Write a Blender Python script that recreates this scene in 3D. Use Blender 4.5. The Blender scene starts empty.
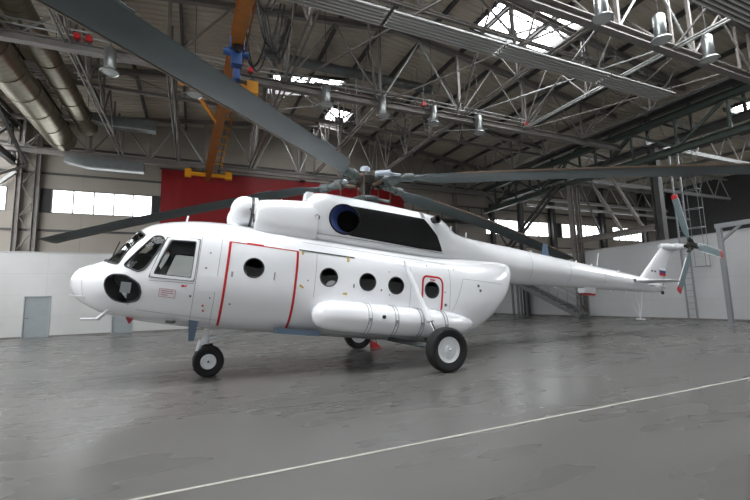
import bpy, bmesh, math, random
from mathutils import Vector, Matrix
random.seed(7)
PI = math.pi
scn = bpy.context.scene
COL = scn.collection
D = bpy.data

# ------------------------------------------------------------------ materials
def srgb(r, g, b):
    f = lambda c: (c/255/12.92) if c/255 <= 0.04045 else ((c/255+0.055)/1.055)**2.4
    return (f(r), f(g), f(b), 1)

def mat(name, col, rough=0.5, metal=0.0, spec=0.5, coat=0.0, noise=0.0, nscale=4.0, bump=0.0, bscale=20.0, emit=None, estr=0.0, stretch=(1, 1, 1)):
    m = D.materials.new(name); m.use_nodes = True
    nt = m.node_tree; b = nt.nodes['Principled BSDF']
    b.inputs['Base Color'].default_value = col
    b.inputs['Roughness'].default_value = rough
    b.inputs['Metallic'].default_value = metal
    b.inputs['Specular IOR Level'].default_value = spec
    b.inputs['Coat Weight'].default_value = coat
    if noise > 0 or bump > 0:
        tc = nt.nodes.new('ShaderNodeTexCoord'); mp = nt.nodes.new('ShaderNodeMapping')
        mp.inputs['Scale'].default_value = stretch
        nt.links.new(tc.outputs['Object'], mp.inputs['Vector'])
    if noise > 0:
        n = nt.nodes.new('ShaderNodeTexNoise'); n.inputs['Scale'].default_value = nscale; n.inputs['Detail'].default_value = 5
        nt.links.new(mp.outputs[0], n.inputs['Vector'])
        rr = nt.nodes.new('ShaderNodeValToRGB')
        k = noise
        rr.color_ramp.elements[0].position = .3; rr.color_ramp.elements[1].position = .7
        rr.color_ramp.elements[0].color = tuple(max(0, c*(1-k)) for c in col[:3])+(1,)
        rr.color_ramp.elements[1].color = tuple(min(1, c*(1+k)) for c in col[:3])+(1,)
        nt.links.new(n.outputs['Fac'], rr.inputs['Fac']); nt.links.new(rr.outputs['Color'], b.inputs['Base Color'])
    if bump > 0:
        n2 = nt.nodes.new('ShaderNodeTexNoise'); n2.inputs['Scale'].default_value = bscale
        nt.links.new(mp.outputs[0], n2.inputs['Vector'])
        bp = nt.nodes.new('ShaderNodeBump'); bp.inputs['Strength'].default_value = bump; bp.inputs['Distance'].default_value = .02
        nt.links.new(n2.outputs['Fac'], bp.inputs['Height']); nt.links.new(bp.outputs['Normal'], b.inputs['Normal'])
    if emit:
        b.inputs['Emission Color'].default_value = emit; b.inputs['Emission Strength'].default_value = estr
    return m

M = {}
M['white'] = mat('heli_white_paint', srgb(238, 239, 242), .22, coat=.5, noise=.02, nscale=1.5)
M['white2'] = mat('heli_white_matt', srgb(226, 228, 231), .35)
M['seam'] = mat('panel_seam', srgb(150, 153, 158), .5)
M['seamdark'] = mat('rail_dark', srgb(85, 84, 84), .4, metal=.4)
M['red'] = mat('red_paint', srgb(196, 24, 34), .4)
M['darkred'] = mat('red_wall_cloth', srgb(138, 10, 18), .5, noise=.06, nscale=1)
M['black'] = mat('black_soot_paint', srgb(15, 15, 16), .4, spec=.2, noise=.35, nscale=6, stretch=(1, 1, 3))
M['void'] = mat('pipe_depth_black', srgb(10, 10, 10), .9, spec=.1)
M['rubber'] = mat('tyre_rubber', srgb(22, 22, 23), .75, bump=.1)
M['gasket'] = mat('window_gasket', srgb(60, 62, 64), .6)
M['interior'] = mat('cockpit_interior', srgb(40, 43, 46), .7)
M['instr'] = mat('instrument_black', srgb(16, 17, 18), .5, noise=.3, nscale=12)
M['seat'] = mat('seat_grey', srgb(205, 208, 212), .6, noise=.1, nscale=6)
M['blade'] = mat('rotor_blade_grey', srgb(78, 88, 90), .42, noise=.16, nscale=1.3, stretch=(1, 1, 1))
M['bladeedge'] = mat('blade_leading_edge', srgb(104, 88, 74), .5, metal=.2)
M['tailblade'] = mat('tail_blade_grey', srgb(112, 130, 134), .45, noise=.1)
M['hubgrey'] = mat('rotor_hub_grey', srgb(84, 92, 92), .45, metal=.2, noise=.25, nscale=8)
M['hubdark'] = mat('rotor_hub_dark', srgb(48, 47, 44), .5, metal=.4, noise=.3, nscale=8)
M['hublight'] = mat('rotor_damper_grey', srgb(165, 174, 184), .4)
M['tan'] = mat('greased_brass', srgb(98, 82, 68), .5, metal=.3, noise=.2)
M['blueheat'] = mat('heat_tinted_exhaust', srgb(72, 92, 150), .35, metal=.5, noise=.35, nscale=3)
M['chrome'] = mat('polished_strut', srgb(200, 202, 206), .15, metal=1)
M['bluegrey'] = mat('blue_grey_paint', srgb(84, 104, 124), .4)
M['yellow'] = mat('brass_latch', srgb(196, 168, 96), .4)
M['flagw'] = mat('flag_white', srgb(240, 240, 240), .4)
M['flagb'] = mat('flag_blue', srgb(40, 60, 130), .4)
M['ink'] = mat('stencil_ink', srgb(90, 92, 100), .5)
M['pink'] = mat('stencil_red_ink', srgb(190, 120, 130), .5)

def glass_mat():
    m = D.materials.new('window_glass'); m.use_nodes = True; nt = m.node_tree; nt.nodes.clear()
    o = nt.nodes.new('ShaderNodeOutputMaterial'); mx = nt.nodes.new('ShaderNodeMixShader')
    t = nt.nodes.new('ShaderNodeBsdfTransparent'); t.inputs[0].default_value = (.90, .93, .92, 1)
    g = nt.nodes.new('ShaderNodeBsdfGlossy'); g.inputs['Roughness'].default_value = .03
    fr = nt.nodes.new('ShaderNodeFresnel'); fr.inputs['IOR'].default_value = 1.28
    nt.links.new(fr.outputs[0], mx.inputs[0]); nt.links.new(t.outputs[0], mx.inputs[1]); nt.links.new(g.outputs[0], mx.inputs[2])
    nt.links.new(mx.outputs[0], o.inputs[0]); return m
M['glass'] = glass_mat()

def twoside(name, a, ac, inner):
    """outer paint, dark lining inside the shell"""
    m = D.materials.new(name); m.use_nodes = True; nt = m.node_tree; b = nt.nodes['Principled BSDF']
    b.inputs['Roughness'].default_value = .2; b.inputs['Coat Weight'].default_value = .5; b.inputs['Coat Roughness'].default_value = .05
    g = nt.nodes.new('ShaderNodeNewGeometry'); mx = nt.nodes.new('ShaderNodeMix'); mx.data_type = 'RGBA'
    mx.inputs[6].default_value = ac; mx.inputs[7].default_value = inner
    nt.links.new(g.outputs['Backfacing'], mx.inputs[0]); nt.links.new(mx.outputs[2], b.inputs['Base Color'])
    return m
M['skin'] = twoside('fuselage_skin', None, srgb(238, 239, 242), srgb(92, 95, 98))

# ------------------------------------------------------------------ mesh helpers
def finish(bm, smooth=True, ang=35):
    bmesh.ops.remove_doubles(bm, verts=bm.verts, dist=1e-5)
    if smooth:
        bm.normal_update()
        for f in bm.faces: f.smooth = True
        lim = math.radians(ang)
        for e in bm.edges:
            if len(e.link_faces) == 2:
                try: e.smooth = e.calc_face_angle(0) < lim
                except Exception: pass

def obj(name, bm, material, parent=None, smooth=True, ang=35, mats=None):
    finish(bm, smooth, ang)
    me = D.meshes.new(name); bm.to_mesh(me); bm.free()
    for mm in (mats or [material]): me.materials.append(mm)
    o = D.objects.new(name, me); COL.objects.link(o)
    if parent is not None: o.parent = parent
    return o

def tag(o, label=None, cat=None, group=None, kind=None):
    if label: o['label'] = label
    if cat: o['category'] = cat
    if group: o['group'] = group
    if kind: o['kind'] = kind
    return o

def thing(name, label, cat, loc=(0, 0, 0), group=None):
    o = D.objects.new(name, None); COL.objects.link(o); o.location = loc
    o.empty_display_size = .2
    return tag(o, label, cat, group)

def copy_tree(o, parent=None):
    c = o.copy(); COL.objects.link(c)
    if parent is not None: c.parent = parent
    for ch in list(o.children): copy_tree(ch, c)
    return c

V = Vector
def box(bm, a, b, mi=0):
    """axis box between two corners"""
    x0, y0, z0 = [min(a[i], b[i]) for i in range(3)]; x1, y1, z1 = [max(a[i], b[i]) for i in range(3)]
    vs = [bm.verts.new(p) for p in ((x0,y0,z0),(x1,y0,z0),(x1,y1,z0),(x0,y1,z0),(x0,y0,z1),(x1,y0,z1),(x1,y1,z1),(x0,y1,z1))]
    for q in ((0,3,2,1),(4,5,6,7),(0,1,5,4),(1,2,6,5),(2,3,7,6),(3,0,4,7)):
        bm.faces.new([vs[i] for i in q]).material_index = mi

def frame_for(d, up=(0, 0, 1)):
    d = V(d).normalized(); u = V(up)
    if abs(d.dot(u)) > .98: u = V((1, 0, 0))
    s = d.cross(u).normalized(); t = s.cross(d).normalized()
    return d, s, t

def bar(bm, a, b, w=.1, h=None, up=(0, 0, 1), mi=0):
    """rectangular bar from a to b"""
    h = h or w; a = V(a); b = V(b); d, s, t = frame_for(b-a, up)
    vs = []
    for p in (a, b):
        for i, j in ((-1,-1),(1,-1),(1,1),(-1,1)): vs.append(bm.verts.new(p+s*(i*w/2)+t*(j*h/2)))
    for q in ((3,2,1,0),(4,5,6,7),(0,1,5,4),(1,2,6,5),(2,3,7,6),(3,0,4,7)):
        bm.faces.new([vs[i] for i in q]).material_index = mi

def ibeam(bm, a, b, w=.2, h=.3, tf=.03, tw=.03, up=(0, 0, 1), mi=0):
    a = V(a); b = V(b); d, s, t = frame_for(b-a, up)
    bar(bm, a+t*(h/2-tf/2), b+t*(h/2-tf/2), w, tf, up, mi); bar(bm, a-t*(h/2-tf/2), b-t*(h/2-tf/2), w, tf, up, mi)
    bar(bm, a, b, tw, h-2*tf+.002, up, mi)

def tube(bm, pts, r, n=10, cap=True, mi=0, radii=None):
    pts = [V(p) for p in pts]; rings = []
    for i, p in enumerate(pts):
        if i == 0: d = pts[1]-p
        elif i == len(pts)-1: d = p-pts[i-1]
        else: d = (pts[i+1]-p).normalized()+(p-pts[i-1]).normalized()
        if d.length < 1e-9: d = pts[i]-pts[i-1]
        d, s, t = frame_for(d)
        if i and rings:  # keep the frame from flipping
            if s.dot(ps) < 0: s = -s; t = -t
        ps = s; rr = radii[i] if radii else r
        rings.append([bm.verts.new(p+(s*math.cos(2*PI*k/n)+t*math.sin(2*PI*k/n))*rr) for k in range(n)])
    for A, B in zip(rings, rings[1:]):
        for k in range(n): bm.faces.new((A[k], A[(k+1) % n], B[(k+1) % n], B[k])).material_index = mi
    if cap:
        bm.faces.new(list(reversed(rings[0]))).material_index = mi; bm.faces.new(rings[-1]).material_index = mi

def lathe(bm, c, axis, prof, n=32, mi=0, a0=0.0):
    """prof: list of (distance along axis, radius[, material])"""
    c = V(c); d, s, t = frame_for(axis); rings = []
    for q in prof:
        h, r = q[0], max(q[1], 1e-4)
        rings.append([bm.verts.new(c+d*h+(s*math.cos(2*PI*k/n+a0)+t*math.sin(2*PI*k/n+a0))*r) for k in range(n)])
    for i in range(len(prof)-1):
        A, B = rings[i], rings[i+1]; m_ = prof[i][2] if len(prof[i]) > 2 else mi
        for k in range(n): bm.faces.new((A[k], A[(k+1) % n], B[(k+1) % n], B[k])).material_index = m_

def loft(bm, rings, closed=True, capa=False, capb=False, mi=0):
    R = [[bm.verts.new(p) for p in r] for r in rings]; n = len(R[0])
    for A, B in zip(R, R[1:]):
        for k in range(n if closed else n-1): bm.faces.new((A[k], A[(k+1) % n], B[(k+1) % n], B[k])).material_index = mi
    if capa: bm.faces.new(list(reversed(R[0]))).material_index = mi
    if capb: bm.faces.new(R[-1]).material_index = mi
    bmesh.ops.recalc_face_normals(bm, faces=bm.faces)

def new(): return bmesh.new()
# ------------------------------------------------------------------ helicopter
# helicopter frame: x aft from the rotor axis, y starboard, z up from the floor. body frame (u, y, w) is pitched 7 degrees nose up.
PITCH = math.radians(7.0); CP, SP = math.cos(PITCH), math.sin(PITCH)
HX, HY = 3.928, 9.281
RB = Matrix.Rotation(PITCH, 4, 'Y')
def bg(u, y, w): return V((u*CP+w*SP, y, -u*SP+w*CP))      # body -> helicopter frame
def gb(x, y, z): return V((x*CP-z*SP, y, x*SP+z*CP))        # helicopter frame -> body
def tilt(bm): bmesh.ops.transform(bm, matrix=RB, verts=bm.verts)

class Loft:
    """stations (u, wb, wt, hw, wmid, n)"""
    def __init__(s, st, yc=0.0): s.st = st; s.yc = yc
    def at(s, u):
        st = s.st
        if u <= st[0][0]: return st[0][1:]
        if u >= st[-1][0]: return st[-1][1:]
        for i in range(len(st)-1):
            if st[i][0] <= u <= st[i+1][0]: break
        a, b = st[i], st[i+1]; h = b[0]-a[0]; t = (u-a[0])/h
        out = []
        for k in range(1, len(a)):
            dl = (b[k]-a[k])/h
            m0 = m1 = dl
            if i > 0:
                d0 = (a[k]-st[i-1][k])/(a[0]-st[i-1][0]); m0 = 0 if d0*dl <= 0 else 2*d0*dl/(d0+dl)
            if i < len(st)-2:
                d1 = (st[i+2][k]-b[k])/(st[i+2][0]-b[0]); m1 = 0 if d1*dl <= 0 else 2*d1*dl/(d1+dl)
            out.append(a[k]*(2*t**3-3*t*t+1)+b[k]*(-2*t**3+3*t*t)+h*m0*(t**3-2*t*t+t)+h*m1*(t**3-t*t))
        return out
    def pt(s, u, th):
        wb, wt, hw, wm, n = s.at(u); c, q = math.cos(th), math.sin(th)
        y = hw*math.copysign(abs(c)**(2/n), c)
        w = wm+(wt-wm if q >= 0 else wm-wb)*math.copysign(abs(q)**(2/n), q)
        return V((u, s.yc+y, w))
    def y(s, u, w, side=-1):
        wb, wt, hw, wm, n = s.at(u); k = (w-wm)/((wt-wm) if w >= wm else (wm-wb)); k = min(abs(k), 1)
        return s.yc+side*hw*(max(0, 1-k**n))**(1/n)
    def mesh(s, us, nt=72, capa=True, capb=True):
        bm = new(); loft(bm, [[s.pt(u, 2*PI*(k+.5)/nt) for k in range(nt)] for u in us], True, capa, capb); return bm

FUS = Loft([
 (-6.23, 1.14, 1.26, .05, 1.2, 2.0),
 (-6.19, 1.02, 1.37, .17, 1.2, 2.0),
 (-6.08, .89, 1.48, .36, 1.2, 2.1),
 (-5.85, .75, 1.58, .62, 1.2, 2.2),
 (-5.62, .66, 1.72, .80, 1.22, 2.25),
 (-5.45, .62, 1.98, .90, 1.28, 2.25),
 (-5.25, .585, 2.28, .99, 1.38, 2.3),
 (-5.0, .56, 2.46, 1.08, 1.47, 2.4),
 (-4.6, .53, 2.58, 1.17, 1.55, 2.5),
 (-4.1, .51, 2.66, 1.23, 1.6, 2.6),
 (-3.4, .50, 2.70, 1.25, 1.6, 2.7),
 (1.2, .50, 2.72, 1.25, 1.6, 2.7),
 (1.85, .57, 2.76, 1.24, 1.65, 2.6),
 (2.38, .76, 2.80, 1.20, 1.75, 2.5),
 (2.9, 1.10, 2.84, 1.10, 1.9, 2.4),
 (3.3, 1.50, 2.88, .94, 2.1, 2.3),
 (3.6, 1.90, 2.92, .72, 2.35, 2.1),
 (3.85, 2.32, 2.96, .38, 2.6, 2.0),
 (3.9, 2.5, 2.9, .2, 2.7, 2.0)])

def ngon(cu, cw, ru, rw=None, n=24, a0=0.0):
    rw = rw or ru
    return [(cu+ru*math.cos(2*PI*k/n+a0), cw+rw*math.sin(2*PI*k/n+a0)) for k in range(n)]
def rounded(poly, r, seg=4):
    """convex polygon with rounded corners"""
    out = []; n = len(poly)
    for i in range(n):
        p0, p, p1 = V(poly[i-1]), V(poly[i]), V(poly[(i+1) % n])
        d0 = (p0-p).normalized(); d1 = (p1-p).normalized()
        rr = min(r, (p0-p).length*.45, (p1-p).length*.45); a, b = p+d0*rr, p+d1*rr
        for k in range(seg+1):
            t = k/seg; q = a*(1-t)**2+p*2*t*(1-t)+b*t*t; out.append((q.x, q.y))
    return out

def cutout(bm, poly, side=-1, proj='side', ulim=None):
    """cut the polygon out of the skin and return the removed faces as a mesh of their own"""
    if proj == 'side': f2 = lambda c: (c.x, c.z); nrm = lambda a, b: V((a, 0, b)); P3 = lambda p: V((p[0], 0, p[1]))
    else: f2 = lambda c: (c.y, c.z); nrm = lambda a, b: V((0, a, b)); P3 = lambda p: V((0, p[0], p[1]))
    n = len(poly); cx = sum(p[0] for p in poly)/n; cy = sum(p[1] for p in poly)/n
    a0, a1 = min(p[0] for p in poly)-.02, max(p[0] for p in poly)+.02; b0, b1 = min(p[1] for p in poly)-.02, max(p[1] for p in poly)+.02
    def cand():
        o = []
        for f in bm.faces:
            if f.hide: continue
            c = f.calc_center_median()
            if proj == 'side' and c.y*side < 0: continue
            if ulim is not None and c.x > ulim: continue
            q = [f2(v.co) for v in f.verts]
            if max(t[0] for t in q) < a0 or min(t[0] for t in q) > a1 or max(t[1] for t in q) < b0 or min(t[1] for t in q) > b1: continue
            o.append(f)
        return o
    planes = []
    for i in range(n):
        p, q = poly[i], poly[(i+1) % n]; d = (q[0]-p[0], q[1]-p[1]); nn = (d[1], -d[0]); L = math.hypot(*nn)
        if L < 1e-7: continue
        nn = (nn[0]/L, nn[1]/L)
        if (cx-p[0])*nn[0]+(cy-p[1])*nn[1] > 0: nn = (-nn[0], -nn[1])
        planes.append((p, nn))
    for p, nn in planes:
        fs = cand(); g = set(fs)
        for f in fs:
            g.update(f.edges); g.update(f.verts)
        bmesh.ops.bisect_plane(bm, geom=list(g), dist=1e-6, plane_co=P3(p), plane_no=nrm(*nn))
    ins = []
    for f in cand():
        c = f2(f.calc_center_median())
        if all((c[0]-p[0])*nn[0]+(c[1]-p[1])*nn[1] < 1e-6 for p, nn in planes): ins.append(f)
    out = new(); mp = {}
    for f in ins:
        vs = []
        for v in f.verts:
            if v not in mp: mp[v] = out.verts.new(v.co)
            vs.append(mp[v])
        try: out.faces.new(vs)
        except ValueError: pass
    bmesh.ops.delete(bm, geom=ins, context='FACES')
    return out

def onskin(L, path, side=-1, off=.004):
    """(u, w) points laid on the skin and lifted outwards"""
    out = []
    for u, w in path:
        p = V((u, L.y(u, w, side), w)); e = .01
        a = V((u+e, L.y(u+e, w, side), w))-p; b = V((u, L.y(u, w+e, side), w+e))-p
        n = a.cross(b)
        if n.length < 1e-9: n = V((0, side, 0))
        n.normalize()
        if n.y*side < 0: n = -n
        out.append((p+n*off, n))
    return out
def densify(path, step=.05, closed=False):
    out = []; q = list(path)+([path[0]] if closed else [])
    for a, b in zip(q, q[1:]):
        k = max(1, int(math.hypot(b[0]-a[0], b[1]-a[1])/step))
        for i in range(k): out.append((a[0]+(b[0]-a[0])*i/k, a[1]+(b[1]-a[1])*i/k))
    if not closed: out.append(q[-1])
    return out
def ribbon(bm, L, path, width, side=-1, off=.004, closed=False, th=.006):
    """a flat raised strip following the skin"""
    P = onskin(L, densify(path, .05, closed), side, off); n = len(P); R = []
    for i in range(n):
        p, nr = P[i]
        if closed: d = P[(i+1) % n][0]-P[i-1][0]
        else: d = P[min(i+1, n-1)][0]-P[max(i-1, 0)][0]
        s = d.cross(nr).normalized()*width/2
        R.append([p-s-nr*th, p-s, p+s, p+s-nr*th])
    if closed: R.append(R[0])
    vs = [[bm.verts.new(q) for q in r] for r in (R[:-1] if closed else R)]
    if closed: vs.append(vs[0])
    for A, B in zip(vs, vs[1:]):
        for k in range(3): bm.faces.new((A[k], A[k+1], B[k+1], B[k]))
def rim(bm, L, poly, r, side=-1, off=.004, step=.06):
    pts = [p for p, n in onskin(L, densify(poly, step, True), side, off)]
    pts.append(pts[0]); tube(bm, pts, r, 6, cap=False)
def patch(bm, L, poly, side=-1, off=.005, th=.01):
    """small raised panel on the skin"""
    P = onskin(L, densify(poly, .05, True), side, off)
    c = (sum(p[0] for p in poly)/len(poly), sum(p[1] for p in poly)/len(poly)); C = onskin(L, [c], side, off)[0]
    cv = bm.verts.new(C[0]); o = [bm.verts.new(p) for p, n in P]; i = [bm.verts.new(p-n*th) for p, n in P]; N = len(P)
    for k in range(N):
        bm.faces.new((cv, o[k], o[(k+1) % N])); bm.faces.new((o[k], i[k], i[(k+1) % N], o[(k+1) % N]))
def pane_thick(bm, t=.006):
    bmesh.ops.recalc_face_normals(bm, faces=bm.faces)

heli = thing('helicopter', 'large white transport helicopter with red-outlined cabin doors parked on the grey hangar floor', 'helicopter', (HX, HY, 0))

us = [-6.23, -6.21, -6.19, -6.15, -6.1, -6.04]+[-6.0+.08*k for k in range(30)]+[-3.55+.2*k for k in range(25)]+[1.4+.1*k for k in range(22)]+[3.58, 3.66, 3.72, 3.76, 3.8, 3.85, 3.9]
fus = FUS.mesh(sorted(set(round(u, 3) for u in us)), 96)

DOORU = (-3.581, -2.321, .76, 2.165)
fw_poly = [(-.90, 1.53), (-.50, 1.60), (-.05, 1.66), (-.05, 2.26), (-.60, 2.23), (-.86, 2.13)]
qw_poly = [(-5.30, 1.53), (-4.90, 2.13), (-4.77, 2.14), (-4.71, 2.06), (-4.79, 1.83), (-4.93, 1.52), (-5.04, 1.44)]
sw_poly = [(-4.60, 2.07), (-4.18, 2.09), (-4.18, 1.42), (-4.79, 1.43)]
lw_poly = [(-5.55, 1.18), (-5.53, 1.29), (-5.45, 1.36), (-5.24, 1.37), (-5.0, 1.24), (-4.94, 1.08), (-4.98, .94), (-5.18, .88), (-5.38, .92), (-5.50, 1.04)]
qw_poly = rounded(qw_poly, .06); sw_poly = rounded(sw_poly, .05); lw_poly = rounded(lw_poly, .06, 2)
WINU = [-1.62, -.75, -.07, .85]
parts = []
def pane(bm, name='window_pane', parent=None):
    tilt(bm); o = obj(name, bm, M['glass'], parent or heli, ang=60); return o
panes = []
for sd in (-1, 1):
    fp = [(y*-sd, w) for y, w in fw_poly]
    fp = rounded(fp, .06)
    panes.append(('windscreen', cutout(fus, fp, sd, 'front', -4.9), sd, None))
    panes.append(('quarter_window', cutout(fus, qw_poly, sd), sd, qw_poly))
    swp = sw_poly if sd == -1 else rounded([(-4.62, 2.07), (-3.98, 2.09), (-3.98, 1.42), (-4.80, 1.43)], .05)
    panes.append(('sliding_window', cutout(fus, swp, sd), sd, swp))
    panes.append(('lower_window', cutout(fus, lw_poly, sd), sd, lw_poly))
    for u in WINU + ([-3.12] if sd == 1 else []):
        panes.append(('porthole', cutout(fus, ngon(u, 1.74, .185), sd), sd, ngon(u, 1.74, .185)))
# cabin door on the port side is a panel of its own, with its own porthole
dpoly = [(DOORU[0], DOORU[2]), (DOORU[1], DOORU[2]), (DOORU[1], DOORU[3]), (DOORU[0], DOORU[3])]
door = cutout(fus, dpoly, -1)
dwin = cutout(door, ngon(-3.12, 1.74, .185), -1)
tilt(fus); fuselage = obj('fuselage', fus, M['skin'], heli, ang=50)
def onheli(name, bm, m, parent=None, label=None, ang=35):
    tilt(bm); o = obj(name, bm, m, parent or heli, ang=ang)
    if label: o['label'] = label
    return o
for nm, pb, sd, poly in panes:
    rb = new()
    if poly: rim(rb, FUS, poly, .016 if nm != 'porthole' else .014, sd, .0)
    else:
        # rim of the windscreen: follow the border of the removed skin
        be = [e for e in pb.edges if len(e.link_faces) == 1]
        for e in be:
            tube(rb, [e.verts[0].co, e.verts[1].co], .018, 6, cap=False)
    fr = onheli('window_frame', rb, M['gasket'])
    pane(pb, nm, fr)
door_o = onheli('cabin_door', door, M['skin'], label='port cabin door with one round window', ang=50)
rb = new(); rim(rb, FUS, ngon(-3.12, 1.74, .185), .014, -1, 0); dfr = onheli('window_frame', rb, M['gasket'], door_o)
pane(dwin, 'porthole', door_o)
# door handle, recessed grip and stencil marks
b = new(); ribbon(b, FUS, [(-3.5, 1.62), (-3.5, 1.52)], .035, -1, .03, th=.02); ribbon(b, FUS, [(-2.72, 1.70), (-2.72, 1.55)], .02, -1, .02, th=.02)
onheli('handle', b, M['seam'], door_o)
# red stripes beside the door
def stripe(path, w=.045, m='red', side=-1, name='red_stripe', closed=False, off=.007, label=None, parent=None):
    b = new(); ribbon(b, FUS, path, w, side, off, closed); return onheli(name, b, M[m], parent, label)
stripe([(-3.60, .60), (-3.60, 2.19)]); stripe([(-2.29, .60), (-2.30, 2.19)]); stripe([(-3.60, 2.19), (-2.3, 2.19)], .02)
stripe([(-3.3, 2.205), (-2.98, 2.205)], .04)
# emergency exit outline, rounded
ex = rounded([(.60, 1.42), (.60, 2.04), (1.12, 2.04), (1.12, 1.42)], .13, 6)
i0 = 0
stripe([(.60, 1.38), (.60, 1.90), (.615, 1.97), (.65, 2.02), (.70, 2.045), (1.02, 2.045), (1.08, 2.02), (1.115, 1.97), (1.13, 1.90), (1.13, 1.34), (1.12, 1.29), (1.08, 1.26), (1.05, 1.25)], .045, name='exit_outline', label='red rounded line around the aft window')
stripe([(.79, 1.97), (.93, 1.97)], .03)
# sliding door rail and panel seams
stripe([(-2.28, 2.225), (-1.07, 2.225)], .028, 'seamdark', name='door_rail', off=.014)
b = new(); patch(b, FUS, [(-2.22, 2.21), (-2.18, 2.21), (-2.18, 2.13), (-2.22, 2.13)], off=.02); patch(b, FUS, [(-1.24, 2.22), (-1.19, 2.22), (-1.19, 2.12), (-1.24, 2.12)], off=.02)
patch(b, FUS, [(-2.20, 1.53), (-2.12, 1.48), (-2.14, 1.45), (-2.22, 1.49)], off=.02); patch(b, FUS, [(-1.28, 1.46), (-1.19, 1.46), (-1.21, 1.41), (-1.3, 1.42)], off=.02)
onheli('door_roller', b, M['yellow'])
for pth in ([(-4.10, .62), (-4.10, 2.3)], [(-3.75, 2.3), (-3.75, .60)], [(-5.9, 1.52), (-5.95, 1.2), (-5.88, .85)],
            [(-2.2, 2.42), (1.3, 2.42)], [(1.32, 1.05), (1.55, 1.55), (1.72, 2.10), (3.05, 2.12)], [(-4.05, 1.30), (-3.72, 1.30)],
            [(-4.85, 1.31), (-4.12, 1.33)], [(-1.9, 1.3), (-1.9, 2.2)], [(.3, 1.2), (.3, 2.2)], [(1.35, 1.3), (1.35, 2.4)], [(-5.0, .78), (-3.6, .70)]):
    stripe(pth, .008, 'seam', name='panel_seam', off=.002)
rim_b = new(); rim(rim_b, FUS, [(-4.68, 2.13), (-4.13, 2.15), (-4.13, 1.37), (-4.86, 1.37)], .010, -1, .004); onheli('window_rail', rim_b, M['seamdark'])
b = new(); ribbon(b, FUS, rounded([(-4.645, 2.10), (-4.155, 2.12), (-4.155, 1.395), (-4.83, 1.40)], .05), .05, -1, .02, closed=True, th=.02); onheli('sliding_frame', b, M['white2'])
b = new(); patch(b, FUS, [(-4.04, 1.50), (-3.70, 1.50), (-3.70, 1.22), (-4.04, 1.22)]); onheli('access_hatch', b, M['white'])
# stencils
b = new(); ribbon(b, FUS, [(-4.66, 1.19), (-4.40, 1.18), (-4.40, 1.04), (-4.66, 1.05)], .008, closed=True, off=.006)
for k, (a, c) in enumerate(((-4.63, -4.44), (-4.63, -4.43), (-4.63, -4.52))): ribbon(b, FUS, [(a, 1.155-.035*k), (c, 1.15-.035*k)], .012, off=.006)
onheli('warning_stencil', b, M['pink'])
b = new(); patch(b, FUS, [(-4.33, 1.27), (-4.29, 1.29), (-4.27, 1.27), (-4.23, 1.29), (-4.24, 1.26), (-4.31, 1.245)], off=.008)
onheli('red_marking', b, M['red'])
for u, w in ((.50, 1.53), (-3.92, .95), (-3.9, .86)):
    b = new(); patch(b, FUS, ngon(u, w, .018, n=8), off=.008); onheli('red_marking', b, M['red'])
b = new()
for u, w, r in ((1.24, 1.43, .035), (-.42, 1.60, .02), (-.22, 1.52, .014), (1.20, 1.72, .014), (2.18, 1.98, .035), (2.24, 1.87, .035), (-3.96, 1.63, .018), (-3.92, 1.92, .014), (-2.05, 1.62, .014), (-4.15, 1.10, .02), (-3.82, 1.10, .014), (-3.46, 1.02, .016), (.35, 1.9, .012), (.75, 2.3, .012), (1.5, 2.3, .012), (-.25, 2.02, .012)):
    b = new(); patch(b, FUS, ngon(u, w, r, n=8), off=.008); onheli('vent_hole', b, M['ink'])
b = new(); ribbon(b, FUS, [(-1.06, 1.66), (-1.06, 1.58)], .022, off=.01); onheli('vent_hole', b, M['ink'])

# engine deck
HUMP = Loft([
 (-2.16, 2.45, 3.40, .80, 3.0, 3.5), (-2.12, 2.45, 3.55, .88, 3.0, 3.6), (-2.0, 2.45, 3.66, .93, 3.0, 3.6), (-1.7, 2.45, 3.72, .97, 3.0, 3.6),
 (-.6, 2.45, 3.74, .98, 3.0, 3.8), (.5, 2.45, 3.74, .97, 3.0, 3.8), (1.2, 2.45, 3.72, .92, 3.0, 3.6), (1.5, 2.45, 3.62, .86, 3.0, 3.2),
 (1.75, 2.45, 3.45, .80, 3.0, 2.8), (2.2, 2.45, 3.38, .74, 2.95, 2.4), (3.0, 2.40, 3.38, .62, 2.88, 2.1), (3.6, 2.33, 3.38, .54, 2.86, 2.0), (4.0, 2.31, 3.38, .525, 2.85, 2.0)])
b = HUMP.mesh([-2.16, -2.14, -2.12, -2.08, -2.0, -1.9, -1.7]+[-1.5+.2*k for k in range(14)]+[1.2, 1.3, 1.4, 1.5, 1.6, 1.7, 1.8, 1.95, 2.1, 2.3, 2.6, 3.0, 3.3, 3.6, 3.9, 4.0], 64)
hole = cutout(b, ngon(-1.31, 3.08, .34, .325, 24), -1)
hole.free()
hole = cutout(b, ngon(-1.31, 3.08, .34, .325, 24), 1); hole.free()
cowl = onheli('gearbox_cowling', b, M['white'], ang=40)
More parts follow.
